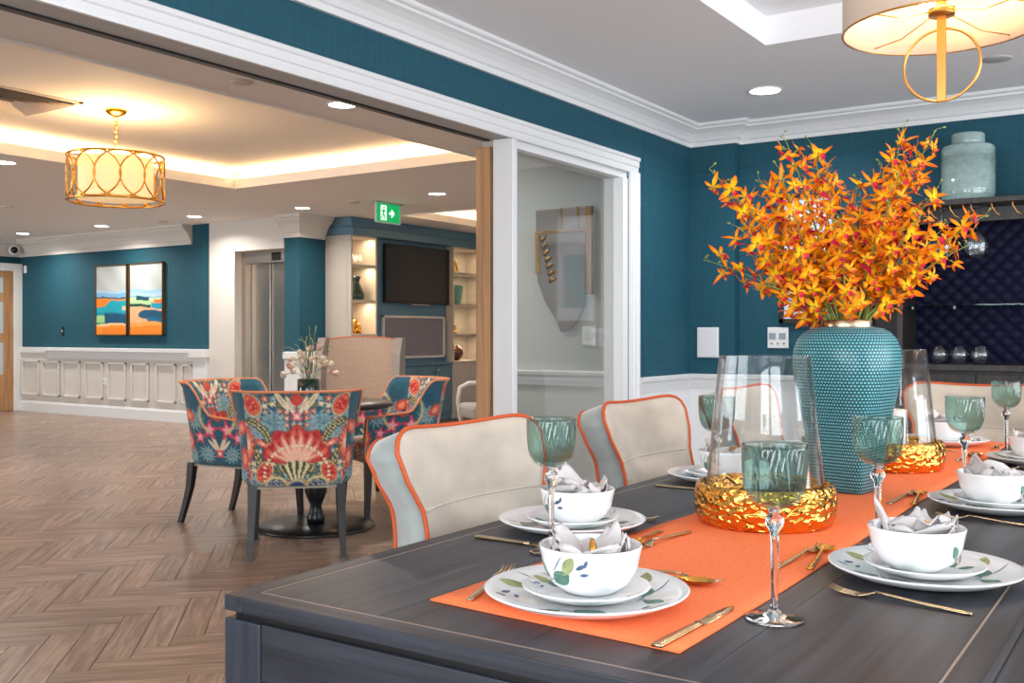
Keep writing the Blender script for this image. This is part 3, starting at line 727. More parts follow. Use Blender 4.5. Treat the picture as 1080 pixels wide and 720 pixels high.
# turquoise dotted vase: square foot growing into round shoulders
def dots_mat():
    m, N, L, b = newmat('turquoise_dotted_glaze'); setp(b, rough=.3, spec=.5)
    uv = N.new('ShaderNodeUVMap'); sx = N.new('ShaderNodeSeparateXYZ'); L.new(uv.outputs[0], sx.inputs[0])
    def mth(op, a, b2=None):
        n = N.new('ShaderNodeMath'); n.operation = op
        for k, q in enumerate((a, b2)):
            if q is None: continue
            if isinstance(q, (int, float)): n.inputs[k].default_value = q
            else: L.new(q, n.inputs[k])
        return n.outputs[0]
    row = mth('MULTIPLY', sx.outputs[1], 56); fl_ = mth('FLOOR', row); odd = mth('MULTIPLY', mth('MODULO', fl_, 2), .5)
    cx = mth('SUBTRACT', mth('FRACT', mth('ADD', mth('MULTIPLY', sx.outputs[0], 90), odd)), .5); cy = mth('SUBTRACT', mth('FRACT', row), .5)
    d = mth('SQRT', mth('ADD', mth('MULTIPLY', cx, cx), mth('MULTIPLY', cy, cy)))
    r = N.new('ShaderNodeMapRange'); r.interpolation_type = 'SMOOTHSTEP'; r.inputs[1].default_value = .26; r.inputs[2].default_value = .44; r.inputs[3].default_value = 1; r.inputs[4].default_value = 0; L.new(d, r.inputs[0])
    mx = N.new('ShaderNodeMix'); mx.data_type = 'RGBA'; mx.inputs[6].default_value = (*lin((20, 74, 84)), 1); mx.inputs[7].default_value = (*lin((112, 184, 190)), 1)
    L.new(r.outputs[0], mx.inputs[0]); L.new(mx.outputs[2], b.inputs['Base Color'])
    bp = N.new('ShaderNodeBump'); bp.inputs['Strength'].default_value = .8; bp.inputs['Distance'].default_value = .002; L.new(r.outputs[0], bp.inputs['Height']); L.new(bp.outputs[0], b.inputs['Normal'])
    return m
M['dots'] = dots_mat()
vprof = [(.063, 0, 12), (.067, .04, 11), (.075, .10, 7), (.087, .16, 4.4), (.100, .21, 3.6), (.112, .26, 3.0), (.119, .295, 2.7), (.1215, .32, 2.5), (.120, .345, 2.4), (.113, .368, 2.3), (.100, .385, 2.2), (.083, .395, 2.1), (.058, .400, 2)]
nA = 96; vs = []; fs = []; uvs = []
rows = []
for i in range(len(vprof) - 1):
    for k in range(4):
        t = k / 4; rows.append([vprof[i][q] + (vprof[i + 1][q] - vprof[i][q]) * t for q in range(3)])
rows.append(list(vprof[-1])); arc = [0]
for a, b in zip(rows, rows[1:]): arc.append(arc[-1] + math.hypot(b[0] - a[0], b[1] - a[1]))
for (h, z, n) in rows:
    for j in range(nA + 1):
        a = 2 * PI * j / nA; ca, sa = math.cos(a), math.sin(a); r = h / ((abs(ca) ** n + abs(sa) ** n) ** (1 / n)); vs.append((r * ca, r * sa, z))
for i in range(len(rows) - 1):
    for j in range(nA):
        f = (i * (nA + 1) + j, i * (nA + 1) + j + 1, (i + 1) * (nA + 1) + j + 1, (i + 1) * (nA + 1) + j); fs.append(f)
        uvs += [(j / nA, arc[i] / arc[-1]), ((j + 1) / nA, arc[i] / arc[-1]), ((j + 1) / nA, arc[i + 1] / arc[-1]), (j / nA, arc[i + 1] / arc[-1])]
fs.append(tuple(range(nA))[::-1]); uvs += [(0, 0)] * nA
me = bpy.data.meshes.new('vase_body'); me.from_pydata(vs, [], fs); me.materials.append(M['dots']); uvl = me.uv_layers.new(name='UVMap'); uvl.data.foreach_set('uv', np.array(uvs, np.float32).ravel())
me.polygons.foreach_set('use_smooth', [True] * len(fs)); me.update()
VX, VY = -.697, 2.510
ve = empty('dotted_vase', (VX, VY, RZ + .0005), math.radians(-10), 'tall turquoise dotted vase with a square foot on the runner', 'vase')
link('vase_body', me, ve)
MB().lathe([(.060, .399), (.0605, .414), (.058, .416), (.052, .414), (.052, .30), (.05, .30), (.05, .39), (.060, .399)], 40).build('gold_neck', M['goldcut'], ve)

# ---------------------------------------------------------------- orchid sprays
def blossom(seed):
    rd = random.Random(seed); mb = MB(); cols = []; tone = np.array([1, rd.uniform(.93, 1.12), 1])
    def petal(a, ln, wd, back, lip=False):
        n0 = len(mb.v); base = Matrix.Rotation(a, 4, 'Z')
        def g(u, v):
            t = (v - .5) * 2; w = wd * math.sin(PI * (.12 + .80 * u)) * (1 if u < .9 else .8)
            return base @ Vector((.003 + ln * u, t * w, -back * u * u * ln + .25 * abs(t) * w + (.012 * math.sin(u * PI) if lip else 0)))
        mb.grid(g, 5, 3)
        for i in range(5):
            for j in range(3):
                u = i / 4
                if lip: c = np.array([(228, 150, 40), (226, 70, 50), (206, 34, 62), (200, 30, 70), (214, 60, 70)][i])
                else: c = np.array([(255, 196, 30), (254, 172, 14), (252, 152, 8), (246, 128, 8), (232, 96, 14)][i]) * (1 if j == 1 else .96)
                cols.append(nlin(np.clip(c * tone * rd.uniform(.86, 1.03) * (np.array([.92, .70, .8]) if (not lip and rd.random() < .07) else 1), 0, 255)))
    for k in range(5):
        petal(2 * PI * k / 5 + rd.uniform(-.12, .12), rd.uniform(.017, .031), rd.uniform(.0040, .0072), rd.uniform(-1.3, 1.2))
    petal(-PI / 2 + .62, .018, .006, .9, True)
    mb.tube([(0, 0, -.012), (0, 0, .002)], .002, 5)
    while len(cols) < len(mb.v): cols.append(nlin((210, 150, 50)))
    me = mb.mesh('blossom', M['petal']); setcol(me, np.array(cols)); return me
BL = [blossom(s) for s in range(12)]
SPR = [(748, 178), (742, 274), (806, 300), (826, 142), (855, 150), (953, 132), (988, 136), (1040, 226), (1022, 258), (976, 286), (770, 205), (800, 188), (796, 222), (776, 238), (872, 172),
       (905, 190), (930, 172), (948, 182), (968, 168), (790, 268), (838, 326), (836, 268), (848, 205), (884, 226), (912, 214), (1000, 236), (990, 196), (972, 226), (858, 250), (852, 330), (930, 280), (960, 262), (896, 262), (812, 284), (828, 232), (868, 300), (940, 320), (822, 178), (940, 215), (902, 312)]
vt = Vector((VX, VY, 0)).dot(Vector((fw[0], fw[1], 0)))
fwd3 = Vector((fw[0], fw[1], 0)); rt3 = Vector((rt[0], rt[1], 0))
nk = Vector((VX, VY, RZ + .405))
OUT = {k: 'orange orchid spray ' + t for k, t in {0: 'reaching furthest left near the top of the bouquet', 1: 'reaching furthest left at mid height, before the teal wall', 2: 'hanging lowest at the left of the bouquet',
       3: 'rising to the highest tip on the left half', 4: 'second highest on the left half, beside the tallest', 5: 'with the highest tip of the whole bouquet', 6: 'tall, next to the pale ginger jar lid',
       7: 'reaching furthest right before the hanging wine glass', 8: 'arching right below the furthest right spray', 9: 'hanging lowest at the right of the bouquet', 20: 'leaning low left above the vase shoulder', 25: 'pointing right under the shelf edge', 26: 'overlapping the left side of the pale jar'}.items()}
for i, (u, v) in enumerate(SPR):
    rd = random.Random(100 + i); dep = vt + rd.uniform(-.15, .17)
    tip = att(u, v, dep); off = (tip - nk)
    side = rt3 * (max(-.042, min(.042, off.dot(rt3) * .18))) + fwd3 * rd.uniform(-.032, .032)
    p0 = nk + side * 1.0 + Vector((0, 0, -.06)); p0b = nk + side; L_ = (tip - p0b).length
    mid = p0b.lerp(tip, .45) + Vector((0, 0, .12 * L_)) + off.cross(Vector((0, 0, 1))).normalized() * rd.uniform(-.03, .03)
    pts = [p0 - Vector((0, 0, .02)), p0]
    def bez(t): return p0b * (1 - t) ** 2 + mid * 2 * t * (1 - t) + tip * t * t
    N_ = 14
    pts += [bez(k / N_) for k in range(N_ + 1)]
    st = MB(); st.tube([p - p0 for p in pts], [.0026] * 2 + [.0026 - .0016 * k / N_ for k in range(N_ + 1)], 5)
    lab = OUT.get(i) or 'orange orchid spray in the middle of the bouquet, ' + ('left' if u < 893 else 'right') + ' of its centre'
    e = empty('orchid_spray', p0, 0, lab, 'flower', 'orange orchid sprays')
    # buds near the tip
    for k in range(4):
        t = 1 - .05 * k; b0 = bez(t) - p0; d = Vector((rd.uniform(-1, 1), rd.uniform(-1, 1), rd.uniform(.2, 1))).normalized(); b1 = b0 + d * rd.uniform(.008, .016)
        st.tube([b0, b1], .0006, 4)
        st.tube([b1, b1 + d * .003, b1 + d * .007, b1 + d * .010], [.0006, .0026, .0024, .0005], 5)
    nb = max(5, int(L_ / .027))
    for k in range(nb):
        t = .24 + .70 * (k + rd.uniform(-.3, .3)) / nb
        if L_ < .25: t = .3 + .68 * (k + .5) / nb
        t = min(.95, max(.12, t)); b0 = bez(t) - p0; th_ = k * 2.4 + i
        tang = (bez(min(1, t + .02)) - bez(max(0, t - .02))).normalized(); a1 = tang.orthogonal().normalized(); a2 = tang.cross(a1)
        d = (a1 * math.cos(th_) + a2 * math.sin(th_) + tang * .5).normalized(); b1 = b0 + d * rd.uniform(.014, .028)
        st.tube([b0, b1], .0007, 4)
        fc = (d + Vector((0, 0, -.25)) - fwd3 * .35 + Vector((rd.uniform(-.5, .5), rd.uniform(-.5, .5), rd.uniform(-.3, .3)))).normalized()
        q = fc.to_track_quat('Z', 'Y').to_euler()
        link('blossom', BL[rd.randrange(12)], e, b1, q, rd.uniform(.8, 1.15))
    st.build('stem', M['stem'], e)

# ---------------------------------------------------------------- cream dining chairs
def lerpT(tab, w):
    for (a, b), (c, d) in zip(tab, tab[1:]):
        if w <= c: k = (w - a) / (c - a); k = k * k * (3 - 2 * k); return b + (d - b) * k
    return tab[-1][1]
HW = [(0, .245), (.4, .238), (.66, .227), (.84, .262), (.93, .271), (1, .258)]
def bk(s, w, front):
    hw = lerpT(HW, w) - (0 if front else .006)
    z = .42 + .545 * w - .030 * abs(s) ** 9 * w ** 6 - .018 * (1 - s * s) * w ** 4 - (0 if front else .030 * w ** 8)
    x = -.165 - .085 * w + .050 * s * s + .02 * math.sin(PI * w)
    if front:
        x += .012 * (1 - s ** 6) * abs(math.sin(PI * (w / .68 if w < .68 else (w - .68) / .32))) ** .4
    else: x -= .082 + .02 * (1 - w)
    return Vector((x, s * hw, z))
def make_chair():
    e = empty('dining_chair', (0, 0, 0), 0, 'x', 'chair', 'cream dining chairs around the dark table')
    mb = MB(); nu, nv = 25, 29
    mb.grid(lambda u, v: bk(u * 2 - 1, v, True), nu, nv, 0); n = len(mb.v); mb.grid(lambda u, v: bk(u * 2 - 1, v, False), nu, nv, 0)
    rim = [j for j in range(nv)] + [i * nv + nv - 1 for i in range(1, nu)] + [(nu - 1) * nv + j for j in range(nv - 2, -1, -1)] + [i * nv for i in range(nu - 2, 0, -1)]
    for a, b in zip(rim, rim[1:] + rim[:1]): mb.f.append((a, b, b + n, a + n)); mb.m.append(1); mb.smooth.append(True)
    mb.build('backrest', [M['velvet'], M['velvetside']], e)
    for fr in (True, False):
        path = [bk(-1, w / 16, fr) for w in range(17)] + [bk(s / 12, 1, fr) for s in range(-11, 12)] + [bk(1, 1 - w / 16, fr) for w in range(17)]
        MB().tube(path, .0048, 8).build('piping', M['orange'], e)
    MB().tube([bk(s / 14, .68, True) + Vector((.001, 0, 0)) for s in range(-13, 14)], .0034, 6).build('seam', M['velvet'], e)
    mb = MB(); mb.box(-.19, .25, -.235, .235, .375, .465, ch=.03); mb.build('seat', M['velvet'], e)
    MB().tube([(.245, -.225, .445), (.245, .225, .445)], .0055, 8).build('piping', M['orange'], e)
    for sx in (-1, 1):
        for sy in (-1, 1):
            k = .05 if sx < 0 else 0
            vs = []
            for (z, h, dx) in ((0, .014, -k), (.2, .018, -k * .35), (.40, .022, 0)):
                cx, cy = (.21 if sx > 0 else -.20) + dx, sy * .20
                vs += [(cx - h, cy - h, z), (cx + h, cy - h, z), (cx + h, cy + h, z), (cx - h, cy + h, z)]
            MB().add(vs, [(4 * i + j, 4 * i + (j + 1) % 4, 4 * i + 4 + (j + 1) % 4, 4 * i + 4 + j) for i in range(2) for j in range(4)] + [(3, 2, 1, 0), (8, 9, 10, 11)]).build('leg', M['black'], e)
    return e
ch0 = make_chair(); first = True
for (x, y, rz, lab) in ((-1.125, 1.815, 0, 'nearest cream velvet dining chair with orange piping, left side of the dark table'),
                        (-1.150, 2.72, 0, 'second cream velvet dining chair on the left side, before the glazed panel'),
                        (-1.160, 3.60, 0, 'cream velvet dining chair seen through the nearer hurricane vase'),
                        (-.02, 1.86, PI, 'cream velvet dining chair tucked in at the right picture edge'),
                        (-.0, 2.62, PI, 'second cream velvet dining chair along the right side of the table'),
                        (-.690, 4.09, -PI / 2, 'cream velvet dining chair at the far end of the table before the bar')):
    if first: ch0.location = (x, y, 0); ch0.rotation_euler = (0, 0, rz); ch0['label'] = lab; first = False
    else: dup(ch0, (x, y, 0), rz, lab)

# ---------------------------------------------------------------- dining pendant
pe = empty('pendant_lamp', (-.571, 2.99, ZD + .135), 0, 'champagne drum pendant lamp with gold rod and ring over the dining table', 'pendant')
zr = 1.998 - (ZD + .135); R_ = .262
mb = MB(); mb.lathe([(R_, zr), (R_, zr + .20), (R_ - .004, zr + .20), (R_ - .004, zr), (R_, zr)], 72); mb.build('shade', M['shade'], pe)
mb = MB()
for z in (zr, zr + .2): torus(mb, (0, 0, z), R_, .003, (0, 0, 1), 64, 6)
mb.build('shade_rim', M['brass'], pe)
MB().box(-.012, .012, -.005, .005, 1.797 - (ZD + .135), -.012, ch=.001).build('rod', M['brass'], pe)
MB().lathe([(0, -.02), (.05, -.02), (.055, -.012), (.055, 0), (0, 0)], 32).build('ceiling_rose', M['brass'], pe)
ringz = 1.897 - (ZD + .135)
MB().tube([(.100 * math.cos(2 * PI * k / 64), 0, ringz + .100 * math.sin(2 * PI * k / 64)) for k in range(64)], .0038, 8, closed=True).build('ring', M['brass'], pe)
MB().lathe([(0, zr + .035), (.034, zr + .035), (.036, zr + .045), (.036, zr + .055), (0, zr + .055)], 32).build('hub', M['brass'], pe)
for k in range(4):
    a = PI / 4 + k * PI / 2 + .2; d = Vector((math.cos(a), math.sin(a), 0))
    MB().tube([d * .03 + Vector((0, 0, zr + .045)), d * .15 + Vector((0, 0, zr + .012)), d * (R_ - .004) + Vector((0, 0, zr + .012))], .0018, 6).build('spoke', M['brass'], pe)
M['bulb'] = emis('lamp_bulb', (255, 226, 176), 16)
for k in range(3):
    a = k * 2.1; MB().lathe([(0, -.03), (.018, -.02), (.022, 0), (.016, .02), (0, .028)], 16, c=(.11 * math.cos(a), .11 * math.sin(a), zr + .11)).build('bulb', M['bulb'], pe)
lt = bpy.data.lights.new('pendant_light', 'POINT'); lt.energy = 13; lt.color = (1, .70, .42); lt.shadow_soft_size = .06
lo = bpy.data.objects.new('pendant_light', lt); COL.objects.link(lo); lo.parent = pe; lo.location = (0, 0, zr + .16)

# ================================================================== FOYER GROUP
def floral(s, z, alt):
    """Jacobean style print: s across (m, 0 = motif centre), z up (m, 0 = bottom). returns linear rgb"""
    P_ = .52
    cell = np.floor(s / P_ + .5); x = s - cell * P_; odd = (np.abs(cell) % 2 == 1) if alt else np.zeros_like(s, bool)
    ax = np.abs(x)
    def n2(a, b): return np.sin(a * 1.7 + 3 * np.sin(b * .9)) * np.sin(b * 2.1 + 2 * np.sin(a * 1.3))
    nz = n2(x * 90, z * 90)
    base = np.stack([np.full_like(s, c) for c in (44, 90, 108)], -1).astype(float)
    base += (nz * 12)[:, None]
    def put(mask, col, soft=None):
        nonlocal base
        c = np.array(col, float); m = np.clip(mask, 0, 1)[:, None]; base = base * (1 - m) + c * m
    def blob(cx, cz, rx, rz, rot=0):
        dx, dz = ax - cx, z - cz; c, q = math.cos(rot), math.sin(rot); a = dx * c + dz * q; b = -dx * q + dz * c
        return np.hypot(a / rx, b / rz), np.arctan2(b / rz, a / rx)
    S_ = lambda d, e=.12: 1 - sm(1 - e, 1 + e, d)
    # small filler florets over the whole ground
    cs = .034; gx, gz = np.floor(ax / cs), np.floor(z / cs); hsh = np.sin(gx * 127.1 + gz * 311.7) * 43758.5; hsh = hsh - np.floor(hsh); h2 = np.sin(gx * 269.5 + gz * 183.3) * 28001.8; h2 = h2 - np.floor(h2)
    fx, fz = ax - (gx + .35 + .3 * hsh) * cs, z - (gz + .35 + .3 * h2) * cs; fr = np.hypot(fx, fz) / (cs * .40); fa = np.arctan2(fz, fx)
    lob = S_(fr * (1 + .30 * np.cos(fa * 5 + hsh * 6)), .15)
    for lo_, hi_, col in ((0, .28, (150, 176, 176)), (.28, .5, (216, 116, 88)), (.5, .68, (220, 202, 158)), (.68, .85, (118, 116, 74))): put(lob * ((hsh >= lo_) & (hsh < hi_)), col)
    put(S_(fr * 2.6) * (hsh < .7), (240, 214, 176))
    # feathery blue-grey leaves
    def feather(cx, cz, rx, rz, rot, col=(140, 170, 174), col2=(86, 128, 138)):
        d, a = blob(cx, cz, rx, rz, rot); put(S_(d * (1 + .30 * np.cos(a * 12 + d * 5)), .12), col); put(S_(d * 1.25 * (1 + .45 * np.cos(a * 12 + d * 5)), .15) * (np.cos(a * 24) > .2), col2)
    for q in ((.115, .335, .062, .052, .6), (.20, .285, .040, .05, -.3), (.225, .40, .04, .06, .4), (.215, .03, .045, .03, .3), (.06, .27, .03, .05, -.6)): feather(*q)
    # olive / cream stems in a V with beads
    for (x0, z0, x1, z1, bend) in ((.02, .02, .135, .235, .03), (.05, .0, .215, .20, -.03), (.13, .23, .235, .345, .02)):
        tt = np.clip(((ax - x0) * (x1 - x0) + (z - z0) * (z1 - z0)) / ((x1 - x0) ** 2 + (z1 - z0) ** 2), 0, 1)
        nx_, nz_ = -(z1 - z0), (x1 - x0); q = math.hypot(nx_, nz_); bx_ = x0 + (x1 - x0) * tt + nx_ / q * bend * np.sin(PI * tt); bz_ = z0 + (z1 - z0) * tt + nz_ / q * bend * np.sin(PI * tt)
        d = np.hypot(ax - bx_, z - bz_); put(S_(d / .019, .1), (92, 92, 58)); put(S_(d / .013, .15) * (np.sin(tt * 62) > -.2), (222, 204, 152)); put(S_(d / .0035, .3), (70, 70, 44))
    # coral plumes at the edges
    for (cx, cz, rx, rz, rot) in ((.25, .22, .036, .085, 0), (.17, .225, .045, .016, .55)):
        d, a = blob(cx, cz, rx, rz, rot); put(S_(d * (1 + .2 * np.cos(a * 13))), (212, 78, 60)); put(S_(d * 1.5 + .35 * np.cos(a * 13)), (240, 150, 120)); put(S_(d * 3.2), (250, 200, 170))
    # half-moon fruits
    for (cx, cz, r, rot) in ((.165, .075, .062, .5), (.215, .425, .064, -.4), (.262, .06, .04, 0)):
        d, a = blob(cx, cz, r * .70, r, rot); put(S_(d, .06), (236, 190, 142)); put(S_(d * 1.16, .06), (108, 60, 60)); put(S_(d * 1.24, .06), (226, 104, 72)); put(S_(d * 1.62, .1), (196, 44, 44)); put(S_(d * 1.62, .1) * (np.cos(a * 16) * np.cos(d * 22) > .55), (240, 140, 110))
    # big red fan bloom
    ang = np.arctan2(ax * 1.05, z - .105); rr = np.hypot(ax * 1.05, z - .105)
    edge = .205 * (1 + .07 * np.cos(ang * 11)) * (1 - .12 * sm(.5, 1.3, ang))
    inb = (ang < 1.38)
    put(S_(rr / edge, .04) * inb, (178, 40, 42)); put(S_(rr / (edge * .96), .05) * inb * (np.cos(ang * 11) * np.cos(rr * 150) > -.1), (206, 66, 56))
    put(S_(rr / (edge * .78) + .20 * np.cos(ang * 20 + rr * 40), .14) * (ang < 1.2), (226, 118, 98)); put(S_(rr / (edge * .62) + .28 * np.cos(ang * 20), .14) * (ang < 1.1), (246, 190, 164))
    # cream and dark fan below
    ang2 = np.arctan2(ax, z + .02); r2 = np.hypot(ax, z + .02); lim = .155 * (1 + .04 * np.cos(ang2 * 24))
    put(S_(r2 / lim, .04) * (ang2 < .62), (226, 210, 164)); put(S_(r2 / (lim * .97), .04) * (ang2 < .60) * (np.cos(ang2 * 24) > .05), (78, 80, 52)); put(S_(r2 / .06) * (ang2 < 1.2), (196, 190, 150)); put(S_(r2 / .045), (52, 68, 120))
    d = np.abs(np.hypot(ax * .95, z - .06) - .155); bead = np.sin(np.arctan2(ax, z - .06) * 44) > 0; put(S_(d / .007, .2) * bead * (z < .22), (236, 222, 184))
    # blue scallops along the foot
    d, a = blob(.105, .0, .055, .05); put(S_(np.abs(d - 1) / .14, .2), (214, 196, 140)); put(S_(d * 1.3), (58, 84, 122)); put(S_(d * 1.3) * (np.cos(a * 10) * np.cos(d * 24) > .3), (206, 200, 196))
    # pink floret and cream lily petals at the top
    d, a = blob(0, .365, .026, .026); put(S_(d * (1 + .25 * np.cos(a * 5))), (214, 74, 92)); put(S_(d * 1.5 * (1 + .25 * np.cos(a * 5))), (246, 170, 170)); put(S_(d * 3), (250, 226, 190))
    for (cx, cz, rx, rz, rot) in ((.075, .445, .014, .062, -.62), (.035, .425, .010, .05, -.35)):
        d, a = blob(cx, cz, rx, rz, rot); put(S_(d), (238, 220, 190)); put(S_(d * 2.2), (206, 176, 140))
    put((ax < .006) * (z > .39) * 1.0, (190, 90, 64)); d, a = blob(.0, .45, .03, .03); put(S_(d), (204, 70, 58))
    base += (nz * 9)[:, None] + (8 * np.sin(ax * 800) * np.sin(z * 760))[:, None]
    # alternate cell: pink lilies
    if odd.any():
        alt_b = base.copy(); keep = base; base = np.stack([np.full_like(s, c) for c in (34, 88, 108)], -1).astype(float) + (nz * 12)[:, None]
        for q in ((.09, .07, .05, .04, .4), (.165, .27, .055, .05, -.5), (.21, .06, .05, .04, .8)): feather(*q)
        for (cx, cz, rx, rz, rot) in ((.03, .14, .012, .065, -.5), (.045, .12, .010, .05, -.8)):
            d, a = blob(cx, cz, rx, rz, rot); put(S_(d), (228, 208, 176))
        for (cx, cz, r) in ((.065, .215, .042), (.14, .17, .03)):
            d, a = blob(cx, cz, r, r); put(S_(d * (1 + .35 * np.cos(a * 5 + 1))), (208, 66, 96)); put(S_(d * 1.8 * (1 + .3 * np.cos(a * 5 + 1))), (246, 168, 180))
        d, a = blob(0, .075, .026, .026); put(S_(d * (1 + .25 * np.cos(a * 5))), (222, 84, 88)); put(S_(d * 2.2), (246, 206, 196))
        for (cx, cz, rx, rz, rot) in ((.235, .14, .035, .06, 0), (.22, .30, .05, .035, .5), (.0, .31, .05, .04, 0)):
            d, a = blob(cx, cz, rx, rz, rot); put(S_(d * (1 + .15 * np.cos(a * 11))), (214, 80, 62)); put(S_(d * 1.9 + .2 * nz), (240, 152, 118))
        d = np.abs(np.hypot(ax - .02, z - .30) - .11); put(S_(d / .008, .3) * (z > .2), (206, 186, 128))
        base = np.where(odd[:, None], base, keep)
    return nlin(np.clip(base, 0, 255))

def tub_plan():
    """outer U plan from front arm end (-y side) round the back to the other arm; list of (x,y,nx,ny,s)"""
    pts = []; hw, xf_, xb, r = .285, .26, -.28, .17; st = .006
    n = int((xf_ - (xb + r)) / st)
    for i in range(n): pts.append((xf_ - i * st, -hw, 0, -1))
    m = int(PI / 2 * r / st)
    for i in range(m + 1):
        a = -PI / 2 - PI / 2 * i / m; pts.append((xb + r + r * math.cos(a), -hw + r + r * math.sin(a), math.cos(a), math.sin(a)))
    m2 = int((2 * (hw - r)) / st)
    for i in range(1, m2): pts.append((xb, -hw + r + i * st, -1, 0))
    full = pts + [(x, -y, nx, -ny) for (x, y, nx, ny) in reversed(pts[:n + m + 1])]
    s = [0]
    for a, b in zip(full, full[1:]): s.append(s[-1] + math.hypot(b[0] - a[0], b[1] - a[1]))
    h = s[-1] / 2; return [(*p, q - h) for p, q in zip(full, s)]
def tub_top(s):
    a = abs(s); t = min(1, max(0, (a - .34) / .14)); t = t * t * (3 - 2 * t); return .855 - .195 * t - .02 * min(1, max(0, (a - .48) / .2))
def make_tub():
    e = empty('tub_chair', (0, 0, 0), 0, 'x', 'chair', 'floral tub chairs around the pedestal table'); PLN = tub_plan(); nz_ = 76; Z0 = .365
    V, S, Zc = [], [], []
    def pt(p, t, inner):
        x, y, nx, ny, s = p; z = Z0 + (tub_top(s) - Z0) * t; k = (z - Z0) / .49
        lean = -.050 * k ** 1.3 * max(0, 1 - abs(y) / .6); f = .040 * k ** 1.6 + (.012 * max(0, (t - .93) / .07) if tub_top(s) > .7 else .008 * max(0, (t - .93) / .07)); cb = -.02 * max(0, 1 - t / .06)
        if inner: f -= .055 - .02 * t
        return (x + nx * (f + cb) + lean, y + ny * (f + cb), z)
    nP = len(PLN)
    for inner in (0, 1):
        for p in PLN:
            for j in range(nz_): V.append(pt(p, j / (nz_ - 1), inner)); S.append(p[4]); Zc.append(V[-1][2] - Z0)
    off = nP * nz_; Fc = []
    for q in (0, off):
        Fc += [(q + i * nz_ + j, q + (i + 1) * nz_ + j, q + (i + 1) * nz_ + j + 1, q + i * nz_ + j + 1) for i in range(nP - 1) for j in range(nz_ - 1)]
    Fc += [(i * nz_ + nz_ - 1, (i + 1) * nz_ + nz_ - 1, off + (i + 1) * nz_ + nz_ - 1, off + i * nz_ + nz_ - 1) for i in range(nP - 1)]
    Fc += [(i * nz_, (i + 1) * nz_, off + (i + 1) * nz_, off + i * nz_) for i in range(nP - 1)]
    for i in (0, nP - 1): Fc += [(i * nz_ + j, i * nz_ + j + 1, off + i * nz_ + j + 1, off + i * nz_ + j) for j in range(nz_ - 1)]
    mb = MB(); mb.add(V, Fc, 0, True); me = mb.mesh('shell', M['floral'])
    setcol(me, floral(np.array(S), np.array(Zc), True)); link('shell', me, e)
    rimp = [Vector(pt(p, 1, 0)) + Vector((0, 0, .002)) for p in PLN[::4]]
    MB().tube([Vector(pt(PLN[0], t / 10, 0)) for t in range(10)] + rimp + [Vector(pt(PLN[-1], 1 - t / 10, 0)) for t in range(1, 11)], .0065, 8).build('piping', M['coral'], e)
    # seat
    mb = MB(); mb.grid(lambda u, v: (-.215 + .47 * u, (v - .5) * .46, .47 + .02 * (1 - (2 * u - 1) ** 4) * (1 - (2 * v - 1) ** 4)), 60, 60); mt = MB(); 
    me = mb.mesh('seat', M['floral']); setcol(me, floral(np.array([v[1] for v in mb.v]), np.array([v[0] + .21 for v in mb.v]), False)); link('seat', me, e)
    nA_, nB_ = 90, 20
    mb = MB(); mb.grid(lambda u, v: (.255, (u - .5) * .46, .355 + .116 * v), nA_, nB_); mb.box(-.24, .25, -.235, .235, .35, .372)
    me = mb.mesh('seat_front', M['floral']); setcol(me, floral(np.array([v[1] for v in mb.v]), np.array([v[2] - .30 for v in mb.v]), False)); link('seat_front', me, e)
    for sx in (-1, 1):
        for sy in (-1, 1):
            vs = []
            for (z, h, k) in ((0, .014, 1), (.10, .016, .62), (.22, .019, .22), (.37, .023, 0)):
                cx = (.215 + .012 * k) if sx > 0 else (-.235 - .085 * k); cy = sy * (.225 + .01 * k)
                vs += [(cx - h, cy - h, z), (cx + h, cy - h, z), (cx + h, cy + h, z), (cx - h, cy + h, z)]
            MB().add(vs, [(4 * i + j, 4 * i + (j + 1) % 4, 4 * i + 4 + (j + 1) % 4, 4 * i + 4 + j) for i in range(3) for j in range(4)] + [(3, 2, 1, 0), (12, 13, 14, 15)]).build('leg', M['black'], e)
    return e
tub = make_tub()
PT_ = Vector((-4.32, 4.33, 0))
# chair with its back to the camera
tub.location = (-4.005, 3.878, 0); tub.rotation_euler = (0, 0, math.atan2(.76, -.65) + .08); tub['label'] = 'floral tub chair with its back to us, in front of the pedestal table'
dup(tub, (-4.84, 4.265, 0), math.radians(10), 'floral tub chair seen from the side at the left of the pedestal table')
dup(tub, (-4.33, 4.99, 0), math.atan2(-.88, -.47), 'floral tub chair half hidden at the right of the pedestal table')

# pedestal table
pt_ = empty('pedestal_table', PT_, 0, 'round black pedestal table among the floral tub chairs', 'table')
MB().lathe([(0, .715), (.44, .715), (.458, .722), (.46, .735), (.452, .745), (0, .745)], 64).build('table_top', M['blackmetal'], pt_)
MB().lathe([(0, .03), (.05, .03), (.055, .06), (.04, .09), (.032, .13), (.05, .17), (.066, .21), (.066, .27), (.045, .33), (.034, .40), (.038, .50), (.05, .60), (.06, .715), (0, .715)], 32).build('pedestal', M['blackmetal'], pt_)
MB().lathe([(0, 0), (.345, 0), (.35, .008), (.34, .018), (.10, .026), (0, .03)], 64).build('base', M['blackmetal'], pt_)
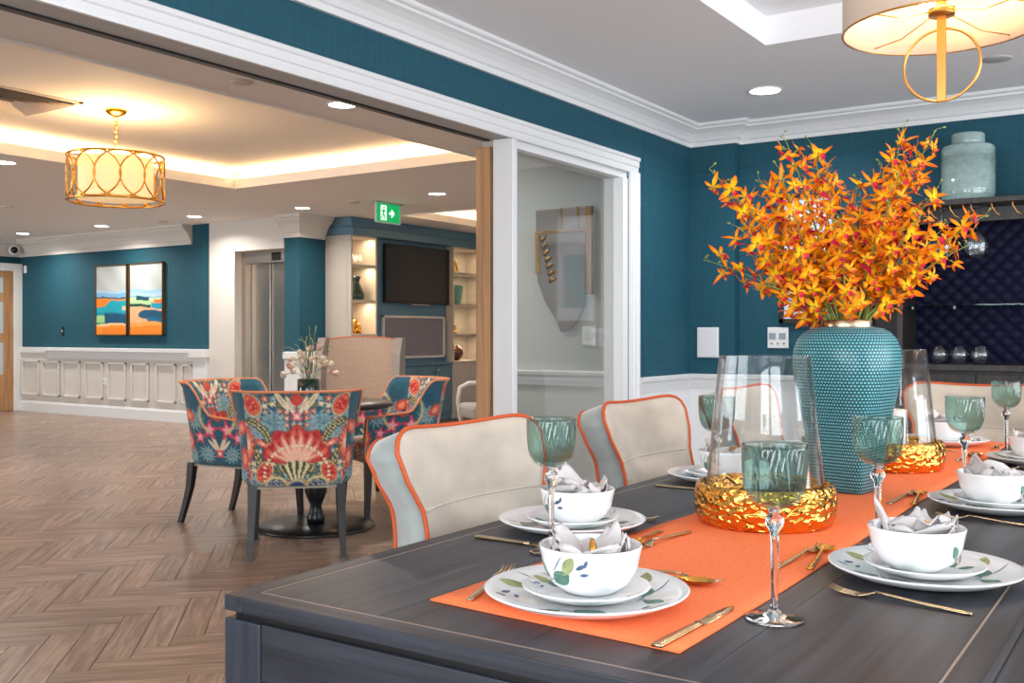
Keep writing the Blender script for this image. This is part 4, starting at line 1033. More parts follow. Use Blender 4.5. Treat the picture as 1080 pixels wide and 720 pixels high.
# small vase of cream flowers
vx, vy = PT_.x - .03, PT_.y - .03
M['greenvase'] = mat('dark_green_glass', (24, 50, 40), .08, coat=.6)
sv = tag(MB().lathe([(0, 0), (.062, 0), (.066, .004), (.066, .135), (.063, .137), (.060, .133), (.060, .02), (0, .018)], 32).build('glass_vase', M['greenvase'], None, (vx, vy, .7455)), 'dark green glass vase on the pedestal table', 'vase')
M['creampet'] = mat('cream_petal', (236, 216, 190), .6, var=.12, vscale=90); M['pinkpet'] = mat('blush_petal', (222, 176, 158), .6, var=.12, vscale=90); M['sage'] = mat('sage_leaf', (120, 130, 88), .6, var=.2, vscale=50)
rd = random.Random(3)
def tulip():
    mb = MB()
    for k in range(6):
        a0 = k * PI / 3
        def g(u, v):
            a = a0 + (v - .5) * 1.3 * math.sin(PI * (.2 + .7 * u)); r = .004 + .019 * math.sin(PI * (.1 + .62 * u)); return (r * math.cos(a), r * math.sin(a), .045 * u)
        mb.grid(g, 5, 4)
    return mb
tm = tulip()
me_t = [tm.mesh('bloom', M['creampet']), tm.mesh('bloom', M['pinkpet'])]
nst = 26
for i in range(nst):
    a = i * 2.399; rr = .15 * math.sqrt((i + .5) / nst); h = .30 - .9 * rr * rr / .15 - rd.uniform(0, .05)
    e = empty('cut_flower', (vx, vy, .7455 + .02), 0, 'cream and blush cut flower stem in the dark green glass vase', 'flower', 'cut flowers on the pedestal table')
    tip = Vector((rr * math.cos(a), rr * math.sin(a), h)); m_ = Vector((tip.x * .25, tip.y * .25, .13)); mb = MB(); ps = [Vector((tip.x * .12, tip.y * .12, .0)), m_, m_.lerp(tip, .5) + Vector((0, 0, .02)), tip]
    mb.tube(ps, .0022, 5)
    mb.build('stem', M['sage'], e); d = (tip - m_).normalized().to_track_quat('Z', 'Y').to_euler()
    link('bloom', me_t[0 if i % 3 else 1], e, tip, d, rd.uniform(.55, .85))
    if i % 2:
        def g(u, v): return (.024 * (v - .5) * math.sin(PI * (.05 + .9 * u)), .055 * u, .03 * u - .06 * u * u)
        MB().grid(g, 6, 3).build('leaf', M['sage'], e); lf_ = e.children[-1]; lf_.location = m_ + Vector((0, 0, .02)); lf_.rotation_euler = (0.1, 0, a)

# beige wing chair behind the pedestal table
wc = empty('wing_chair', (-5.244, 5.632, 0), math.atan2(-.86, .50), 'tall beige linen wing chair behind the pedestal table', 'chair')
def wing(s, t, k):  # local: faces +X
    hw = .30 - .035 * t; z = .40 + .73 * t - .02 * s * s; x = -.26 - .10 * t - k
    return (x, s * hw, z)
mb = MB(); mb.grid(lambda u, v: wing(2 * u - 1, v, 0), 10, 12); mb.grid(lambda u, v: wing(2 * u - 1, v, .09), 10, 12, flip=True); mb.grid(lambda u, v: wing(2 * v - 1, 1, .09 * u), 4, 10)
mb.build('backrest', M['beige'], wc)
for sy in (-1, 1):
    poly = [(-.36, .36), (.24, .36), (.27, .60), (.22, .66), (-.06, .64), (-.14, .80), (-.19, 1.00), (-.30, 1.12), (-.46, 1.12)]
    n0 = MB(); n0.prism(poly, 1, *sorted((sy * .275, sy * .335))); n0.build('wing_side', M['greyfab'], wc)
MB().box(-.32, .28, -.272, .272, .27, .40, ch=.02).build('seat_base', M['greyfab'], wc); MB().box(-.26, .26, -.268, .268, .40, .49, ch=.035).build('seat_cushion', M['beige'], wc)
MB().tube([wing(k / 8, 1, 0) for k in range(-8, 9)], .006, 6).build('piping', M['coral'], wc)
for sx in (-1, 1):
    for sy in (-1, 1): MB().lathe([(0, 0), (.014, 0), (.024, .27), (0, .27)], 10, c=(sx * .24 - .03, sy * .24, 0)).build('leg', M['black'], wc)
# pale armchair mostly hidden behind the oak door
ac = empty('lounge_armchair', (-5.55, 8.0, 0), math.radians(-125), 'grey armchair with pale curved arm, half hidden behind the oak door', 'armchair')
MB().box(-.30, .32, -.26, .26, .34, .48, ch=.04).build('seat', M['greyfab'], ac); 
MB().grid(lambda u, v: (-.30 - .14 * v, (u - .5) * .56, .44 + .46 * v), 6, 6).build('backrest', M['greyfab'], ac); ac.children[-1].modifiers.new('t', 'SOLIDIFY').thickness = .08
for sy in (-1, 1):
    MB().tube([(-.42, sy * .32, .66), (-.1, sy * .33, .66), (.18, sy * .33, .66), (.27, sy * .33, .62), (.29, sy * .33, .50), (.26, sy * .33, .30), (.30, sy * .32, .0)], .024, 8).build('arm', M['cream'], ac)
    MB().tube([(-.36, sy * .30, .0), (-.36, sy * .30, .40)], .022, 8).build('leg', M['cream'], ac)

# ================================================================== FOYER CEILING THINGS
def downlight(u, v, zc, lab, power, col=(1, .95, .88)):
    p = atz(u, v, zc); e = empty('downlight', (p.x, p.y, zc), 0, lab, 'downlight', 'recessed downlights')
    MB().lathe([(.082, -.001), (.094, -.001), (.096, -.004), (.092, -.008), (.082, -.006), (.082, -.001)], 40).build('trim_ring', M['white'], e)
    MB().lathe([(0, -.004), (.0815, -.004), (.0815, -.001), (0, -.001)], 40).build('diffuser', M['led'], e)
    area('downlight_beam', (0, 0, -.012), (0, 0, 0), .16, .16, power, col, 'DISK', e, spread=math.radians(150)); return e
downlight(807, 95, ZD, 'round downlight in the dining room ceiling', 12, (.95, .97, 1))
for (u, v, lab) in ((361, 110, 'nearest foyer downlight beside the opening head'), (461, 204, 'foyer downlight left of the oak door, by the exit sign'), (319, 219, 'foyer downlight in front of the teal column'),
                    (205, 228, 'foyer downlight in front of the lift surround'), (107, 238, 'foyer downlight above the left painting'), (24, 246, 'foyer downlight nearest the far left oak door'), (5, 171, 'foyer downlight cut by the left picture edge')):
    downlight(u, v, ZF, lab, 22)
M['grillewhite'] = mat('grille_paint', (206, 196, 186), .6)
# four-way air grille in the coffer
gz = 2.73; pg = atz(43, 97.5, gz)
gv = empty('air_grille', (pg.x - .36, pg.y - .02, gz), 0, 'square ceiling air grille left of the foyer pendant', 'vent')
mb = MB(); h = .34
for a in ((-h, h, -h, -h + .03), (-h, h, h - .03, h), (-h, -h + .03, -h, h), (h - .03, h, -h, h)): mb.box(*a, -.012, 0)
mb.build('grille_frame', M['grillewhite'], gv)
for i in range(1, 6):
    q = h - .03 - i * .05
    for (sx, sy) in ((1, 0), (-1, 0), (0, 1), (0, -1)):
        m_ = MB(); m_.add([(q, -q, -.002), (q, q, -.002), (q + .045, q + .045, -.026), (q + .045, -q - .045, -.026)], [(0, 1, 2, 3)]); m_.xf(Matrix.Rotation(math.atan2(sy, sx), 4, 'Z')); m_.build('louvre', M['grillewhite'], gv)
MB().box(-h + .03, h - .03, -h + .03, h - .03, -.001, 0).build('duct', M['dark'], gv)
p = atz(255, 86, ZF)
tag(MB().lathe([(0, -.012), (.045, -.012), (.058, -.006), (.06, 0), (0, 0)], 28).build('smoke_detector', M['grillewhite'], None, p), 'flat round ceiling detector beside the opening head', 'detector')
for (u, v, lab) in ((373, 212, 'small flat ceiling disc left of the exit sign'), (172, 233, 'small white ceiling detector near the painting wall'), (8, 217, 'flat ceiling disc at the far left')):
    tag(MB().lathe([(0, -.02), (.05, -.02), (.065, -.008), (.065, 0), (0, 0)], 24).build('ceiling_sensor', M['grillewhite'], None, atz(u, v, ZF)), lab, 'sensor')
p = atz(1052, 62, ZD)
tag(MB().lathe([(0, -.008), (.05, -.008), (.068, -.004), (.07, 0), (0, 0)], 28).build('ceiling_speaker', M['track'], None, p), 'round grey ceiling grille right of the dining pendant', 'speaker')
# cctv dome
p = atx(15, 263.5, XL + .18)
cc = tag(MB().lathe([(0, -.06), (.075, -.06), (.08, -.04), (.075, 0), (0, 0)], 24).build('dome_camera', M['white'], None, p), 'white dome camera under the crown at the far left', 'camera')
cc.rotation_euler = (0, PI / 2, -.5)
MB().lathe([(0, 0), (.052, 0), (.046, .025), (.028, .042), (0, .048)], 24).build('lens_dome', M['dark'], cc)
# foyer pendant with interlaced rings
pz = 2.73
c0 = att(122.5, 189, 7.1); lp = empty('ring_pendant', (c0.x, c0.y, pz), 0, 'gold pendant of overlapping rings around a cream shade in the foyer', 'pendant')
zb = c0.z - .158 - pz; zt2 = c0.z + .158 - pz; R2 = .322
MB().lathe([(0, -.05), (.02, -.05), (.06, -.03), (.075, -.012), (.075, 0), (0, 0)], 28).build('ceiling_rose', M['gold'], lp)
ch_ = []
k = 0; z = -.05
while z > zt2 + .01:
    mb = MB(); n_ = 14; mb.tube([(.013 * math.cos(2 * PI * i / n_) * (1 if k % 2 else 0), .013 * math.cos(2 * PI * i / n_) * (0 if k % 2 else 1), z - .02 + .022 * math.sin(2 * PI * i / n_)) for i in range(n_)], .0035, 6, closed=True)
    mb.build('chain_link', M['gold'], lp); z -= .034; k += 1
mb = MB()
for zz in (zb, zt2): torus(mb, (0, 0, zz), R2, .008, (0, 0, 1), 64, 8)
mb.build('hoop', M['gold'], lp)
NR = 12
for i in range(NR):
    a0 = 2 * PI * i / NR; hh = .160
    MB().tube([(R2 * math.cos(a0 + hh * 1.08 * math.cos(q) / R2), R2 * math.sin(a0 + hh * 1.08 * math.cos(q) / R2), (zb + zt2) / 2 + hh * math.sin(q)) for q in [2 * PI * j / 40 for j in range(40)]], .0065, 6, closed=True).build('ring', M['gold'], lp)
M['glowshade'] = mat('lit_linen_shade', (250, 226, 190), .8, sub=0)
b_ = M['glowshade'].node_tree.nodes['Principled BSDF']; b_.inputs['Emission Color'].default_value = (*lin((255, 214, 150)), 1); setp(b_, emis=.55)
mb = MB(); mb.lathe([(.25, zb + .03), (.25, zt2 - .02), (.246, zt2 - .02), (.246, zb + .03), (.25, zb + .03)], 56); mb.build('inner_shade', M['glowshade'], lp)
MB().lathe([(0, zb + .018), (.27, zb + .02), (.27, zb + .028), (0, zb + .028)], 48).build('diffuser', M['glowshade'], lp)
lt = bpy.data.lights.new('ring_pendant_light', 'POINT'); lt.energy = 26; lt.color = (1, .72, .40); lt.shadow_soft_size = .12
lo = bpy.data.objects.new('ring_pendant_light', lt); COL.objects.link(lo); lo.parent = lp; lo.location = (0, 0, zt2 + .06)
for k in range(3):
    a = k * 2.1; MB().tube([(0, 0, zt2), (R2 * math.cos(a), R2 * math.sin(a), zt2)], .004, 6).build('arm', M['gold'], lp)

# exit sign, hung from the ceiling and facing the dining room
M['signgreen'] = emis('sign_green', (0, 168, 92), .8); M['signwhite'] = emis('sign_white', (240, 255, 246), .9)
pA = att(396.5, 212, 10.6); pB = atx(421, 217.5, pA.x)
ex = empty('exit_sign', (pA.x, (pA.y + pB.y) / 2, ZF), 0, 'green running man exit sign with arrow hung from the foyer ceiling', 'sign')
w = pB.y - pA.y; zt3 = atx(408, 215, pA.x).z - ZF; zb3 = atx(408, 234.5, pA.x).z - ZF; hh = zt3 - zb3; zc = (zt3 + zb3) / 2
MB().box(-.05, .05, -w / 2 - .02, w / 2 + .02, zt3, 0, ch=.004).build('housing', M['track'], ex)
MB().box(-.006, .006, -w / 2, w / 2, zb3, zt3 - .002).build('panel', M['signgreen'], ex)
S_ = hh
def flat(poly, name): MB().prism([(a * S_, zc + b * S_) for a, b in poly], 0, .0062, .0085).build(name, M['signwhite'], ex)
# y grows to the right in the photo
flat([(.10, -.07), (.32, -.07), (.22, -.20), (.34, -.20), (.52, 0), (.34, .20), (.22, .20), (.32, .07), (.10, .07)], 'arrow')
flat([(-.60, -.40), (-.14, -.40), (-.14, .40), (-.60, .40)], 'doorway')
M['sg2'] = M['signgreen']
def man(poly): MB().prism([(a * S_, zc + b * S_) for a, b in poly], 0, .0085, .0105).build('running_man', M['sg2'], ex)
man([(-.36 + .06 * math.cos(q), .26 + .06 * math.sin(q)) for q in [2 * PI * k / 10 for k in range(10)]])
man([(-.46, .16), (-.30, .18), (-.22, .04), (-.27, .0), (-.33, .08), (-.36, -.06), (-.24, -.18), (-.26, -.36), (-.33, -.36), (-.32, -.20), (-.42, -.12), (-.50, -.30), (-.60, -.32), (-.60, -.26), (-.54, -.24), (-.46, -.04), (-.44, .08), (-.54, .02), (-.58, .06)])
mb = MB(); mb.box(-.008, .012, -w / 2 - .012, -w / 2, zb3 - .006, zt3); mb.box(-.008, .012, w / 2, w / 2 + .012, zb3 - .006, zt3); mb.box(-.008, .012, -w / 2, w / 2, zb3 - .012, zb3); mb.build('sign_frame', M['white'], ex)

# ================================================================== PAINTING WALL THINGS
def painting(u0, u1, vt_, vb_, lab, side):
    a = aty(u0, vt_, YL); b = aty(u1, vb_, YL); zt_p, zb_p = 2.10, 1.125
    e = empty('canvas_painting', ((a.x + b.x) / 2, YL, zb_p), 0, lab, 'painting', 'abstract paintings')
    w = b.x - a.x; h = zt_p - zb_p
    mb = MB(); t = .018; d = .045
    for q in ((-w / 2, -w / 2 + t, 0, h), (w / 2 - t, w / 2, 0, h), (-w / 2, w / 2, 0, t), (-w / 2, w / 2, h - t, h)): mb.box(q[0], q[1], -d, -.001, q[2], q[3])
    mb.build('frame', M['frame'], e)
    nx, nz_ = 70, 100; mb = MB(); mb.grid(lambda u, v: ((u - .5) * (w - 2 * t), -d + .012, t + (h - 2 * t) * v), nx, nz_)
    U = np.repeat(np.linspace(0, 1, nx), nz_); V_ = np.tile(np.linspace(0, 1, nz_), nx)
    wob = .010 * np.sin(U * 5.5 + V_ * 7) + .003 * np.sin(U * 19 + V_ * 11)
    y = V_ + wob; c = np.zeros((len(U), 3)); c[:] = (184, 188, 186); c += (6 * np.sin(U * 9 + V_ * 14))[:, None]
    def put(mk, col): c[mk] = np.array(col) + (rng.normal(0, 5, mk.sum()))[:, None]
    if side == 0:
        put(y < .64, (168, 196, 214)); put(y < .60, (116, 178, 214)); put(y < .555, (150, 170, 200)); put(y < .545, (22, 92, 110)); put(y < .52, (238, 128, 30))
        put((y < .40 + .11 * sm(.25, .55, U)) & (y < .50), (22, 160, 176)); put((y < .42) & (y > .36) & (U > .86), (240, 190, 150)); put((y < .30) & (U > .26), (14, 78, 110)); put((y < .32) & (y > .30), (20, 130, 160)); put((y < .28) & (U < .28), (166, 206, 140)); put((y < .185) & (U < .30), (60, 160, 120))
        put((y < .16), (236, 196, 150)); put(y < .125, (242, 146, 44)); put((y < .10) & (U > .2), (240, 132, 30))
    else:
        put(y < .64, (150, 190, 214)); put(y < .59, (176, 200, 216)); put(y < .545, (120, 184, 206)); put(y < .525, (200, 216, 160)); put((y < .55 - .03 * U) & (y > .48) & (U > .2) & (U < .58), (14, 70, 92)); put((y < .50) & (U > .72), (236, 116, 50)); put((y < .48) & (U < .75), (178, 210, 150)); put((y < .45) & (U > .66), (24, 150, 180))
        put((y < .44 - .04 * U) & (y > .40 - .04 * U) & (U < .65), (20, 70, 60)); put(y < .395 - .03 * U, (240, 174, 128)); put(np.hypot((U - .72) / .46, (y - .275) / .075) < 1, (14, 80, 112)); put((y < .235) & (y > .175) & (U > .55), (16, 100, 140)); put((y < .175), (240, 160, 80)); put(y < .12, (238, 134, 36))
    me = mb.mesh('canvas', M['paint']); setcol(me, nlin(np.clip(c, 0, 255))); link('canvas', me, e)
painting(103, 136.5, 280, 354, 'left of two abstract seascape canvases on the teal wall', 0)
painting(138.5, 174.5, 278, 354, 'right of two abstract seascape canvases on the teal wall', 1)
def plate_y(name, u, v, yw, w, h, lab, cat, m='leather', det=None):
    p = aty(u, v, yw); e = empty(name, (p.x, yw, p.z - h / 2), 0, lab, cat)
    MB().box(-w / 2, w / 2, -.012, 0, 0, h, ch=.003).build('plate', M[m], e); return e
e = plate_y('wall_sensor', 27, 284, YL, .07, .11, 'small white wall sensor at the left of the teal wall', 'sensor'); MB().box(-.02, .02, -.02, -.012, .04, .07, ch=.003).build('window', M['white'], e)
e = plate_y('switch_plate', 66.5, 349, YL, .05, .13, 'dark slim switch plate left of the paintings', 'switch', 'dark'); MB().box(-.012, .012, -.018, -.012, .05, .08, ch=.002).build('rocker', M['track'], e)
e = plate_y('socket_outlet', 112, 402, YL - .012, .15, .09, 'white double socket on the cream wainscot', 'socket'); [MB().box(x - .012, x + .012, -.016, -.012, .03, .055, ch=.001).build('socket_hole', M['track'], e) for x in (-.035, .035)]
e = plate_y('blank_plate', 747, 361, YP, .148, .196, 'large blank white wall plate on the teal pier', 'plate'); MB().box(-.066, .066, -.016, -.012, .008, .188, ch=.006).build('cover', M['white'], e)
e = plate_y('thermostat', 821, 356, YB, .135, .132, 'white wall control with small displays left of the turquoise vase', 'thermostat')
M['lcd'] = mat('grey_display', (150, 160, 168), .3)
for (x, z) in ((-.035, .075), (.03, .075)): MB().box(x - .022, x + .022, -.016, -.012, z - .018, z + .02, ch=.002).build('display', M['lcd'], e)
for x in (-.04, 0, .04): MB().lathe([(0, 0), (.008, 0), (.007, .004), (0, .004)], 14).xf(Matrix.Translation((x, -.012, .03)) @ Matrix.Rotation(PI / 2, 4, 'X')).build('button', M['lcd'], e)
e = plate_y('light_switch', 622, 354, YR, .095, .115, 'white switch plate under the mirror behind the glazed panel', 'switch'); [MB().box(x - .014, x + .014, -.016, -.012, .035, .08, ch=.002).build('rocker', M['white'], e) for x in (-.02, .02)]

# wall mirror behind the glazed panel: frame with shield shaped glass
M['mirror'] = mat('mirror_silver', (225, 225, 225), .02, 1); M['bronze'] = mat('bronze_strip', (150, 118, 82), .35, .7)
a = aty(567, 222, YR); b = aty(626, 350, YR); mw = b.x - a.x; mh = a.z - b.z
mi_ = empty('wall_mirror', ((a.x + b.x) / 2, YR, b.z), 0, 'shield shaped wall mirror with bronze strips seen through the glazed panel', 'mirror')
def mp(u, v): return ((u - .5) * mw, v * mh)
poly = [mp(0, 1), mp(0, .62), mp(.03, .42), mp(.16, .25), mp(.34, .12), mp(.46, .0), mp(.62, .02), mp(.82, .14), mp(.88, .28), mp(.88, 1)]
mb = MB(); mb.prism(poly, 1, -.02, -.002); mb.build('mirror_glass', M['mirror'], mi_)
for (u0, u1, v0, v1) in ((.90, 1.0, .30, 1.0), (0, .07, .48, .80), (0, .90, .80, .825), (.44, .47, .80, 1.0), (.74, .77, .80, 1.0)):
    x0, z0 = mp(u0, v0); x1, z1 = mp(u1, v1); MB().box(x0, x1, -.03, -.002, z0, z1, ch=.002).build('bronze_strip', M['bronze'], mi_)
for k in range(7):
    t = k / 6; x, z = mp(.08 + .16 * t, .74 - .32 * t); MB().lathe([(0, 0), (.018, .004), (.010, .05), (0, .06)], 8).xf(Matrix.Translation((x, -.022, z)) @ Matrix.Rotation(.9 + .5 * t, 4, 'Y') @ Matrix.Scale(.35, 4, (0, 1, 0))).build('carved_leaf', M['bronze'], mi_)

# ================================================================== MEDIA UNIT
def mx(u, v, dx=0): return atx(u, v, XM + dx)
y0 = 8.88; ya = mx(370, 300).y; yb_ = mx(398, 300).y; yc_ = mx(478.5, 300).y; yd = mx(506, 300).y + .25; zt4 = 2.40; zk = 2.335
mu_ = empty('media_unit', (XM, y0, 0), 0, 'built-in media unit with lit open shelves, taupe towers and teal centre', 'cabinet')
Y = lambda y: y - y0
D = .42
def bx(name, m, *a, ch=.003): return MB().box(*a, ch=ch).build(name, M[m], mu_)
M['tealcab'] = mat('teal_cabinet_paint', (84, 122, 142), .45)
bx('side_panel', 'taupe', -D, 0, 0, .03, 0, zk)
MB().box(-D + .06, -.06, -.008, 0, 1.05, zk - .12, ch=.003).build('raised_panel', M['taupe'], mu_)
for (q0, q1, nm) in ((.03, Y(yb_), 'left'), (Y(yc_), Y(yd), 'right')):
    bx('tower_back', 'taupe', -D, -D + .02, q0, q1, 0, zk); bx('tower_side', 'taupe', -D, 0, q1 - .03, q1, 0, zk)
    if nm == 'right': bx('tower_side', 'taupe', -D, 0, q0 - .02, q0 + .02, 0, zk)
    bx('tower_top', 'taupe', -D, 0, q0, q1, zk - .02, zk)
    d_ = bx('cupboard_door', 'taupe', -.02, 0, q0 + .01, q1 - .03, .08, .74); bx('cupboard_base', 'taupe', -D, -.02, q0, q1, 0, .755)
    MB().box(-.004, .006, q0 + .05, q1 - .07, .14, .68, ch=.003).build('door_panel', M['taupe'], d_)
    for zs in (.78, 1.15, 1.56, 1.99):
        bx('shelf', 'taupe', -D + .02, -.005, q0, q1 - .03, zs - .025, zs)
    for zs in (1.125, 1.535, 1.965, zk - .02):
        area('shelf_light', (-.10, (q0 + q1) / 2, zs - .006), (0, 0, 0), .02, (q1 - q0) * .7, 3.2, (1, .78, .5), parent=mu_)
bx('centre_back', 'tealcab', -D, -D + .30, Y(yb_), Y(yc_), 0, zk + .1)
bx('cornice', 'tealcab', -D, .03, 0, Y(yd), zk, zk + .10, ch=.012)
bx('cornice', 'tealcab', -D, .0, 0, Y(yd), zk + .10, ZF - .002, ch=.01)
bx('base_cabinet', 'tealcab', -D + .30, -.03, Y(yb_), Y(yc_), 0, .74); bx('base_top', 'tealcab', -D + .30, .0, Y(yb_), Y(yc_), .74, .77)
nd = 4; cw = (yc_ - yb_) / nd
for i in range(nd):
    q0 = Y(yb_) + i * cw + .01; q1 = q0 + cw - .02
    d_ = bx('cupboard_door', 'tealcab', -.03, -.008, q0, q1, .08, .72); MB().box(-.012, -.004, q0 + .05, q1 - .05, .14, .66, ch=.003).build('door_panel', M['tealcab'], d_)
    MB().lathe([(0, 0), (.008, 0), (.010, .012), (.016, .02), (.012, .028), (0, .03)], 14).xf(Matrix.Translation((-.008, (q1 - .04) if i % 2 == 0 else (q0 + .04), .67)) @ Matrix.Rotation(PI / 2, 4, 'Y')).build('knob', M['steel'], d_)
# framed grey panel
xp = XM - D + .30; fa = atx(402, 332, xp); fb = atx(467.5, 379, xp)
fz0, fz1 = .835, 1.385
w = fb.y - fa.y; h = fz1 - fz0
mb = MB()
for q in ((-w / 2, -w / 2 + .03, 0, h), (w / 2 - .03, w / 2, 0, h), (-w / 2, w / 2, 0, .03), (-w / 2, w / 2, h - .03, h)): mb.box(.001, .035, q[0], q[1], q[2], q[3], ch=.003)
fp = mb.build('panel_frame', M['cream'], mu_, (xp - XM, (fa.y + fb.y) / 2 - y0, fz0)); M['greypan'] = weave('grey_screen_fabric', (128, 126, 134), .8, 220, .08)
MB().box(.001, .015, -w / 2 + .03, w / 2 - .03, .03, h - .03).build('fabric', M['greypan'], fp)
# television
xt = XM - .06; ta = atx(407, 256, xt); tb_ = atx(477, 265, xt); tz1 = ta.z; tz0 = atx(405, 319, xt).z
tv = empty('television', (xt, (ta.y + tb_.y) / 2, tz0), 0, 'flat black television mounted on the teal media unit', 'television'); w = tb_.y - ta.y; h = tz1 - tz0
MB().box(-.05, 0, -w / 2, w / 2, 0, h, ch=.006).build('casing', M['dark'], tv); MB().box(0, .002, -w / 2 + .012, w / 2 - .012, .02, h - .012).build('screen', M['screen'], tv); MB().box(-.02, .012, -.18, .18, -.02, -.001, ch=.003).build('soundbar', M['steel'], tv)
MB().box(-.06, -.05, -.12, .12, h * .35, h * .65).build('bracket', M['dark'], tv)
# ornaments on the shelves
sx_ = XM - .16; lyc = (ya + .03 + yb_) / 2; ryc = mx(490, 300).y + .02
M['amber'] = mat('amber_brown_glaze', (96, 50, 28), .15, coat=.5); M['teal_gl'] = mat('aqua_glaze', (110, 160, 146), .25); M['whitecer'] = mat('white_ceramic', (220, 206, 190), .3)
M['goldorn'] = mat('gold_ornament', (232, 176, 84), .2, 1)
def orn(name, mb, m, y, z, lab, cat, x=sx_): return tag(mb.build(name, M[m], None, (x, y, z + .0005)), lab, cat)
orn('green_vase', MB().lathe([(0, 0), (.10, 0), (.115, .03), (.11, .09), (.075, .17), (.05, .21), (.058, .25), (.075, .29), (.070, .29), (.045, .21), (0, .2)], 28), 'greenvase', lyc, 1.56, 'dark green glass vase on the left lit shelf', 'vase')
mb = MB(); torus(mb, (0, 0, .10), .075, .024, (1, .5, .1), 26, 10); torus(mb, (0, .04, .075), .052, .022, (.4, 1, .2), 24, 10); mb.box(-.05, .05, -.05, .06, 0, .02)
orn('knot_ornament', mb, 'goldorn', lyc, 1.15, 'gold knot ornament on the lower left lit shelf', 'ornament')
mb = MB()
for k in range(7): mb.tube([(0, -.09 + .03 * k, .023), (.01, -.09 + .03 * k, .05 + .02 * math.sin(k * 1.9)), (.0, -.075 + .028 * k, .10 + .03 * math.sin(k * 2.3))], [.022, .018, .010], 8)
orn('coral_ornament', mb, 'whitecer', lyc, 1.99, 'pale coral ornament on the top left lit shelf', 'ornament')
orn('teardrop_ornament', MB().lathe([(0, 0), (.05, 0), (.06, .03), (.045, .10), (.025, .17), (0, .21)], 20), 'goldorn', ryc - .05, 1.99, 'gold teardrop ornament on the top right lit shelf', 'ornament')
orn('aqua_vase', MB().lathe([(0, 0), (.075, 0), (.085, .06), (.10, .18), (.115, .26), (.108, .26), (.08, .06), (0, .05)], 24), 'teal_gl', ryc - .02, 1.56, 'aqua vase on the right lit shelf', 'vase')
mb = MB(); torus(mb, (0, 0, .07), .05, .017, (1, .3, 0), 22, 8); mb.box(-.03, .03, -.03, .03, 0, .014)
orn('ring_ornament', mb, 'goldorn', ryc - .05, 1.15, 'gold ring ornament on the lower right lit shelf', 'ornament')
orn('round_pot', MB().lathe([(0, 0), (.05, 0), (.10, .05), (.115, .11), (.095, .17), (.045, .195), (.05, .215), (.042, .215), (.038, .19), (0, .18)], 26), 'amber', ryc - .02, .78, 'round brown glazed pot on the lowest right shelf', 'pot')
orn('book', MB().box(-.10, .10, -.12, .12, 0, .03, ch=.004), 'white', lyc, .78, 'white book lying on the lowest left shelf', 'book')

# ================================================================== BAR WALL
FY = 5.87                                   # bar front
bxl = aty(905, 300, FY).x; bxm = aty(952, 300, FY).x; bxr = 1.6
ba = empty('bar_unit', (bxm, FY, 0), 0, 'dark wood bar unit with navy quilted back against the teal wall', 'cabinet')
BX = lambda x: x - bxm
DB = YB - FY
def bb(name, *a, m='barwood', ch=.003, parent=ba): return MB().box(*a, ch=ch).build(name, M[m], parent)
zc_ = .985; zs = 1.878
bb('counter', BX(bxl) - .02, BX(bxr), -.03, DB, zc_ - .035, zc_)
bb('plinth', BX(bxl), BX(bxr), .02, DB, 0, .08)
x = BX(bxl); wd_ = .62
while x < BX(bxr) - .1:
    bb('drawer_front', x + .006, x + wd_ - .006, 0, .02, zc_ - .24, zc_ - .05); bb('door_front', x + .006, x + wd_ - .006, 0, .02, .09, zc_ - .255); x += wd_
bb('carcass', BX(bxl), BX(bxr), .02, DB, .08, zc_ - .035)
for xx in (BX(bxl), 0): bb('upright', xx - .03, xx, 0, DB, zc_, zs - .03)
bb('back_board', BX(bxl), -.03, DB - .02, DB, zc_, zs - .03); bb('side_shelf', BX(bxl), -.03, .03, DB - .02, 1.305, 1.33)
bb('top_shelf', BX(bxl) - .03, BX(bxr), -.02, DB, zs - .03, zs); bb('pelmet', 0, BX(bxr), .16, .19, zs - .11, zs - .03)
nq = 260
def quilt(u, v):
    x = u * BX(bxr); z = zc_ + (zs - .03 - zc_) * v; a = abs(math.sin((x + z) * PI / .085)); b = abs(math.sin((x - z) * PI / .085)); return (x, DB - .012 - .014 * (a * b) ** .45, z)
MB().grid(quilt, nq, 130).build('quilted_panel', M['navy'], ba)
gs = bb('glass_shelf', .002, BX(bxr) - .1, .06, DB - .03, 1.305, 1.313, m='shelfglass', ch=.001)
for xx in (.03, .25): MB().lathe([(0, 0), (.008, 0), (.008, .02), (0, .02)], 10, c=(xx, .10, 1.285)).build('shelf_stud', M['steel'], ba)
for k in range(9):
    hxk = aty(980 + 22 * k, 215, FY).x - bxm
    MB().tube([(hxk, -.006, zs - .012), (hxk, .0, zs - .05), (hxk + .02, .02, zs - .085), (hxk + .045, .03, zs - .10)], .003, 6).build('brass_hook', M['brass'], ba)
# hanging wine glasses
def wineglass():
    o_ = [(0, 0), (.034, 0), (.035, .002), (.012, .005), (.0045, .012), (.004, .085), (.012, .095), (.034, .115), (.042, .145), (.040, .185), (.034, .215), (.0325, .215), (.0385, .185), (.0405, .145), (.033, .118), (.010, .099), (0, .097)]
    return MB().lathe(o_, 32).mesh('wine_glass', M['crystal'])
me_w = wineglass()
for (u, v, lab) in ((1030, 230, 'upside down wine glass hanging right under the bar shelf'), (993, 232, 'upside down wine glass hanging behind the orange flowers')):
    p = aty(u, v, FY + .03); tag(link('wine_glass', me_w, None, (p.x, p.y, zs - .045), (PI, 0, 0), (1.55, 1.55, 1.28)), lab, 'glass', 'hanging wine glasses')
me_tb = MB().lathe([(0, 0), (.036, 0), (.040, .004), (.054, .03), (.057, .05), (.050, .10), (.0485, .10), (.055, .05), (.052, .03), (.038, .010), (0, .009)], 36).mesh('tumbler', M['crystal'])
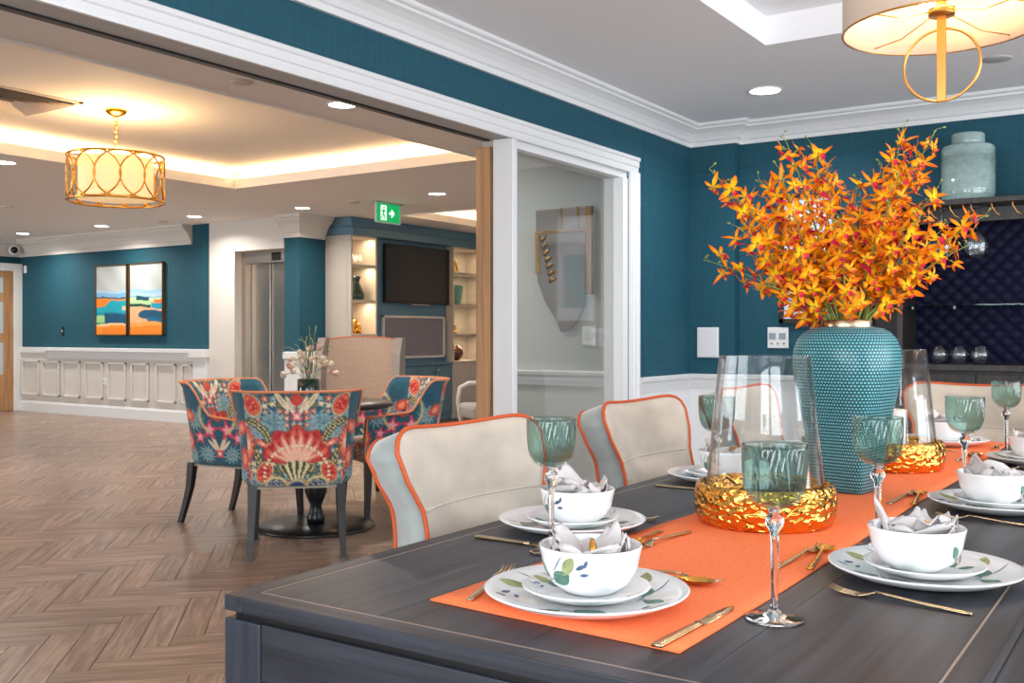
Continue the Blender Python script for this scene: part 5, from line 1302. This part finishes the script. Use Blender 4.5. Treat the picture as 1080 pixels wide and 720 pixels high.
for (u, lab) in ((991, 'leftmost of three stemless glasses on the bar counter'), (1012, 'middle of three stemless glasses on the bar counter'), (1034, 'rightmost of three stemless glasses on the bar counter')):
    p = aty(u, 380, FY + .09); tag(link('stemless_glass', me_tb, None, (p.x, p.y, zc_ + .0005), (0, 0, 0), (.88, .88, 1)), lab, 'glass', 'stemless glasses on the bar')
# ginger jar
p = aty(1021, 212, FY + .14)
gj = empty('ginger_jar', (p.x, p.y, zs + .0005), 0, 'large pale celadon lidded jar standing on the bar shelf', 'jar')
MB().lathe([(0, 0), (.128, 0), (.134, .006), (.138, .05), (.138, .24)] + [(.138 - .003 * (i % 2), .24 + .0) for i in range(1)] + [(.138, .285), (.132, .300), (.115, .308), (.092, .310), (0, .310)], 56).build('jar_body', M['celadon'], gj)
MB().lathe([(0, .3105), (.084, .3105), (.086, .318), (.086, .362), (.080, .372), (.05, .376), (0, .377)], 48).build('lid', M['celadon'], gj)
mb = MB()
for k in range(13): torus(mb, (0, 0, .03 + .018 * k), .1385, .0012, (0, 0, 1), 56, 5)
mb.build('incised_band', M['celadon'], gj)
# framed picture behind the flowers
a = aty(823, 205, YB); b = aty(885, 340, YB); w = b.x - a.x; zt5, zb5 = 2.02, 1.215; h = zt5 - zb5
pf = empty('framed_picture', ((a.x + b.x) / 2, YB, zb5), 0, 'dark framed picture on the teal wall behind the orange flowers', 'picture')
mb = MB()
for q in ((-w / 2, -w / 2 + .03, 0, h), (w / 2 - .03, w / 2, 0, h), (-w / 2, w / 2, 0, .03), (-w / 2, w / 2, h - .03, h)): mb.box(q[0], q[1], -.03, -.001, q[2], q[3], ch=.003)
mb.build('frame', M['barwood'], pf)
M['mount'] = mat('pale_picture_mount', (214, 222, 232), .6); M['pict'] = mat('blue_landscape_print', (60, 150, 170), .6, var=.4, vscale=9)
MB().box(-w / 2 + .03, w / 2 - .03, -.015, -.001, .03, h - .03).build('mount', M['mount'], pf); MB().box(-w / 2 + .09, w / 2 - .09, -.017, -.015, .12, h * .62).build('print', M['pict'], pf)
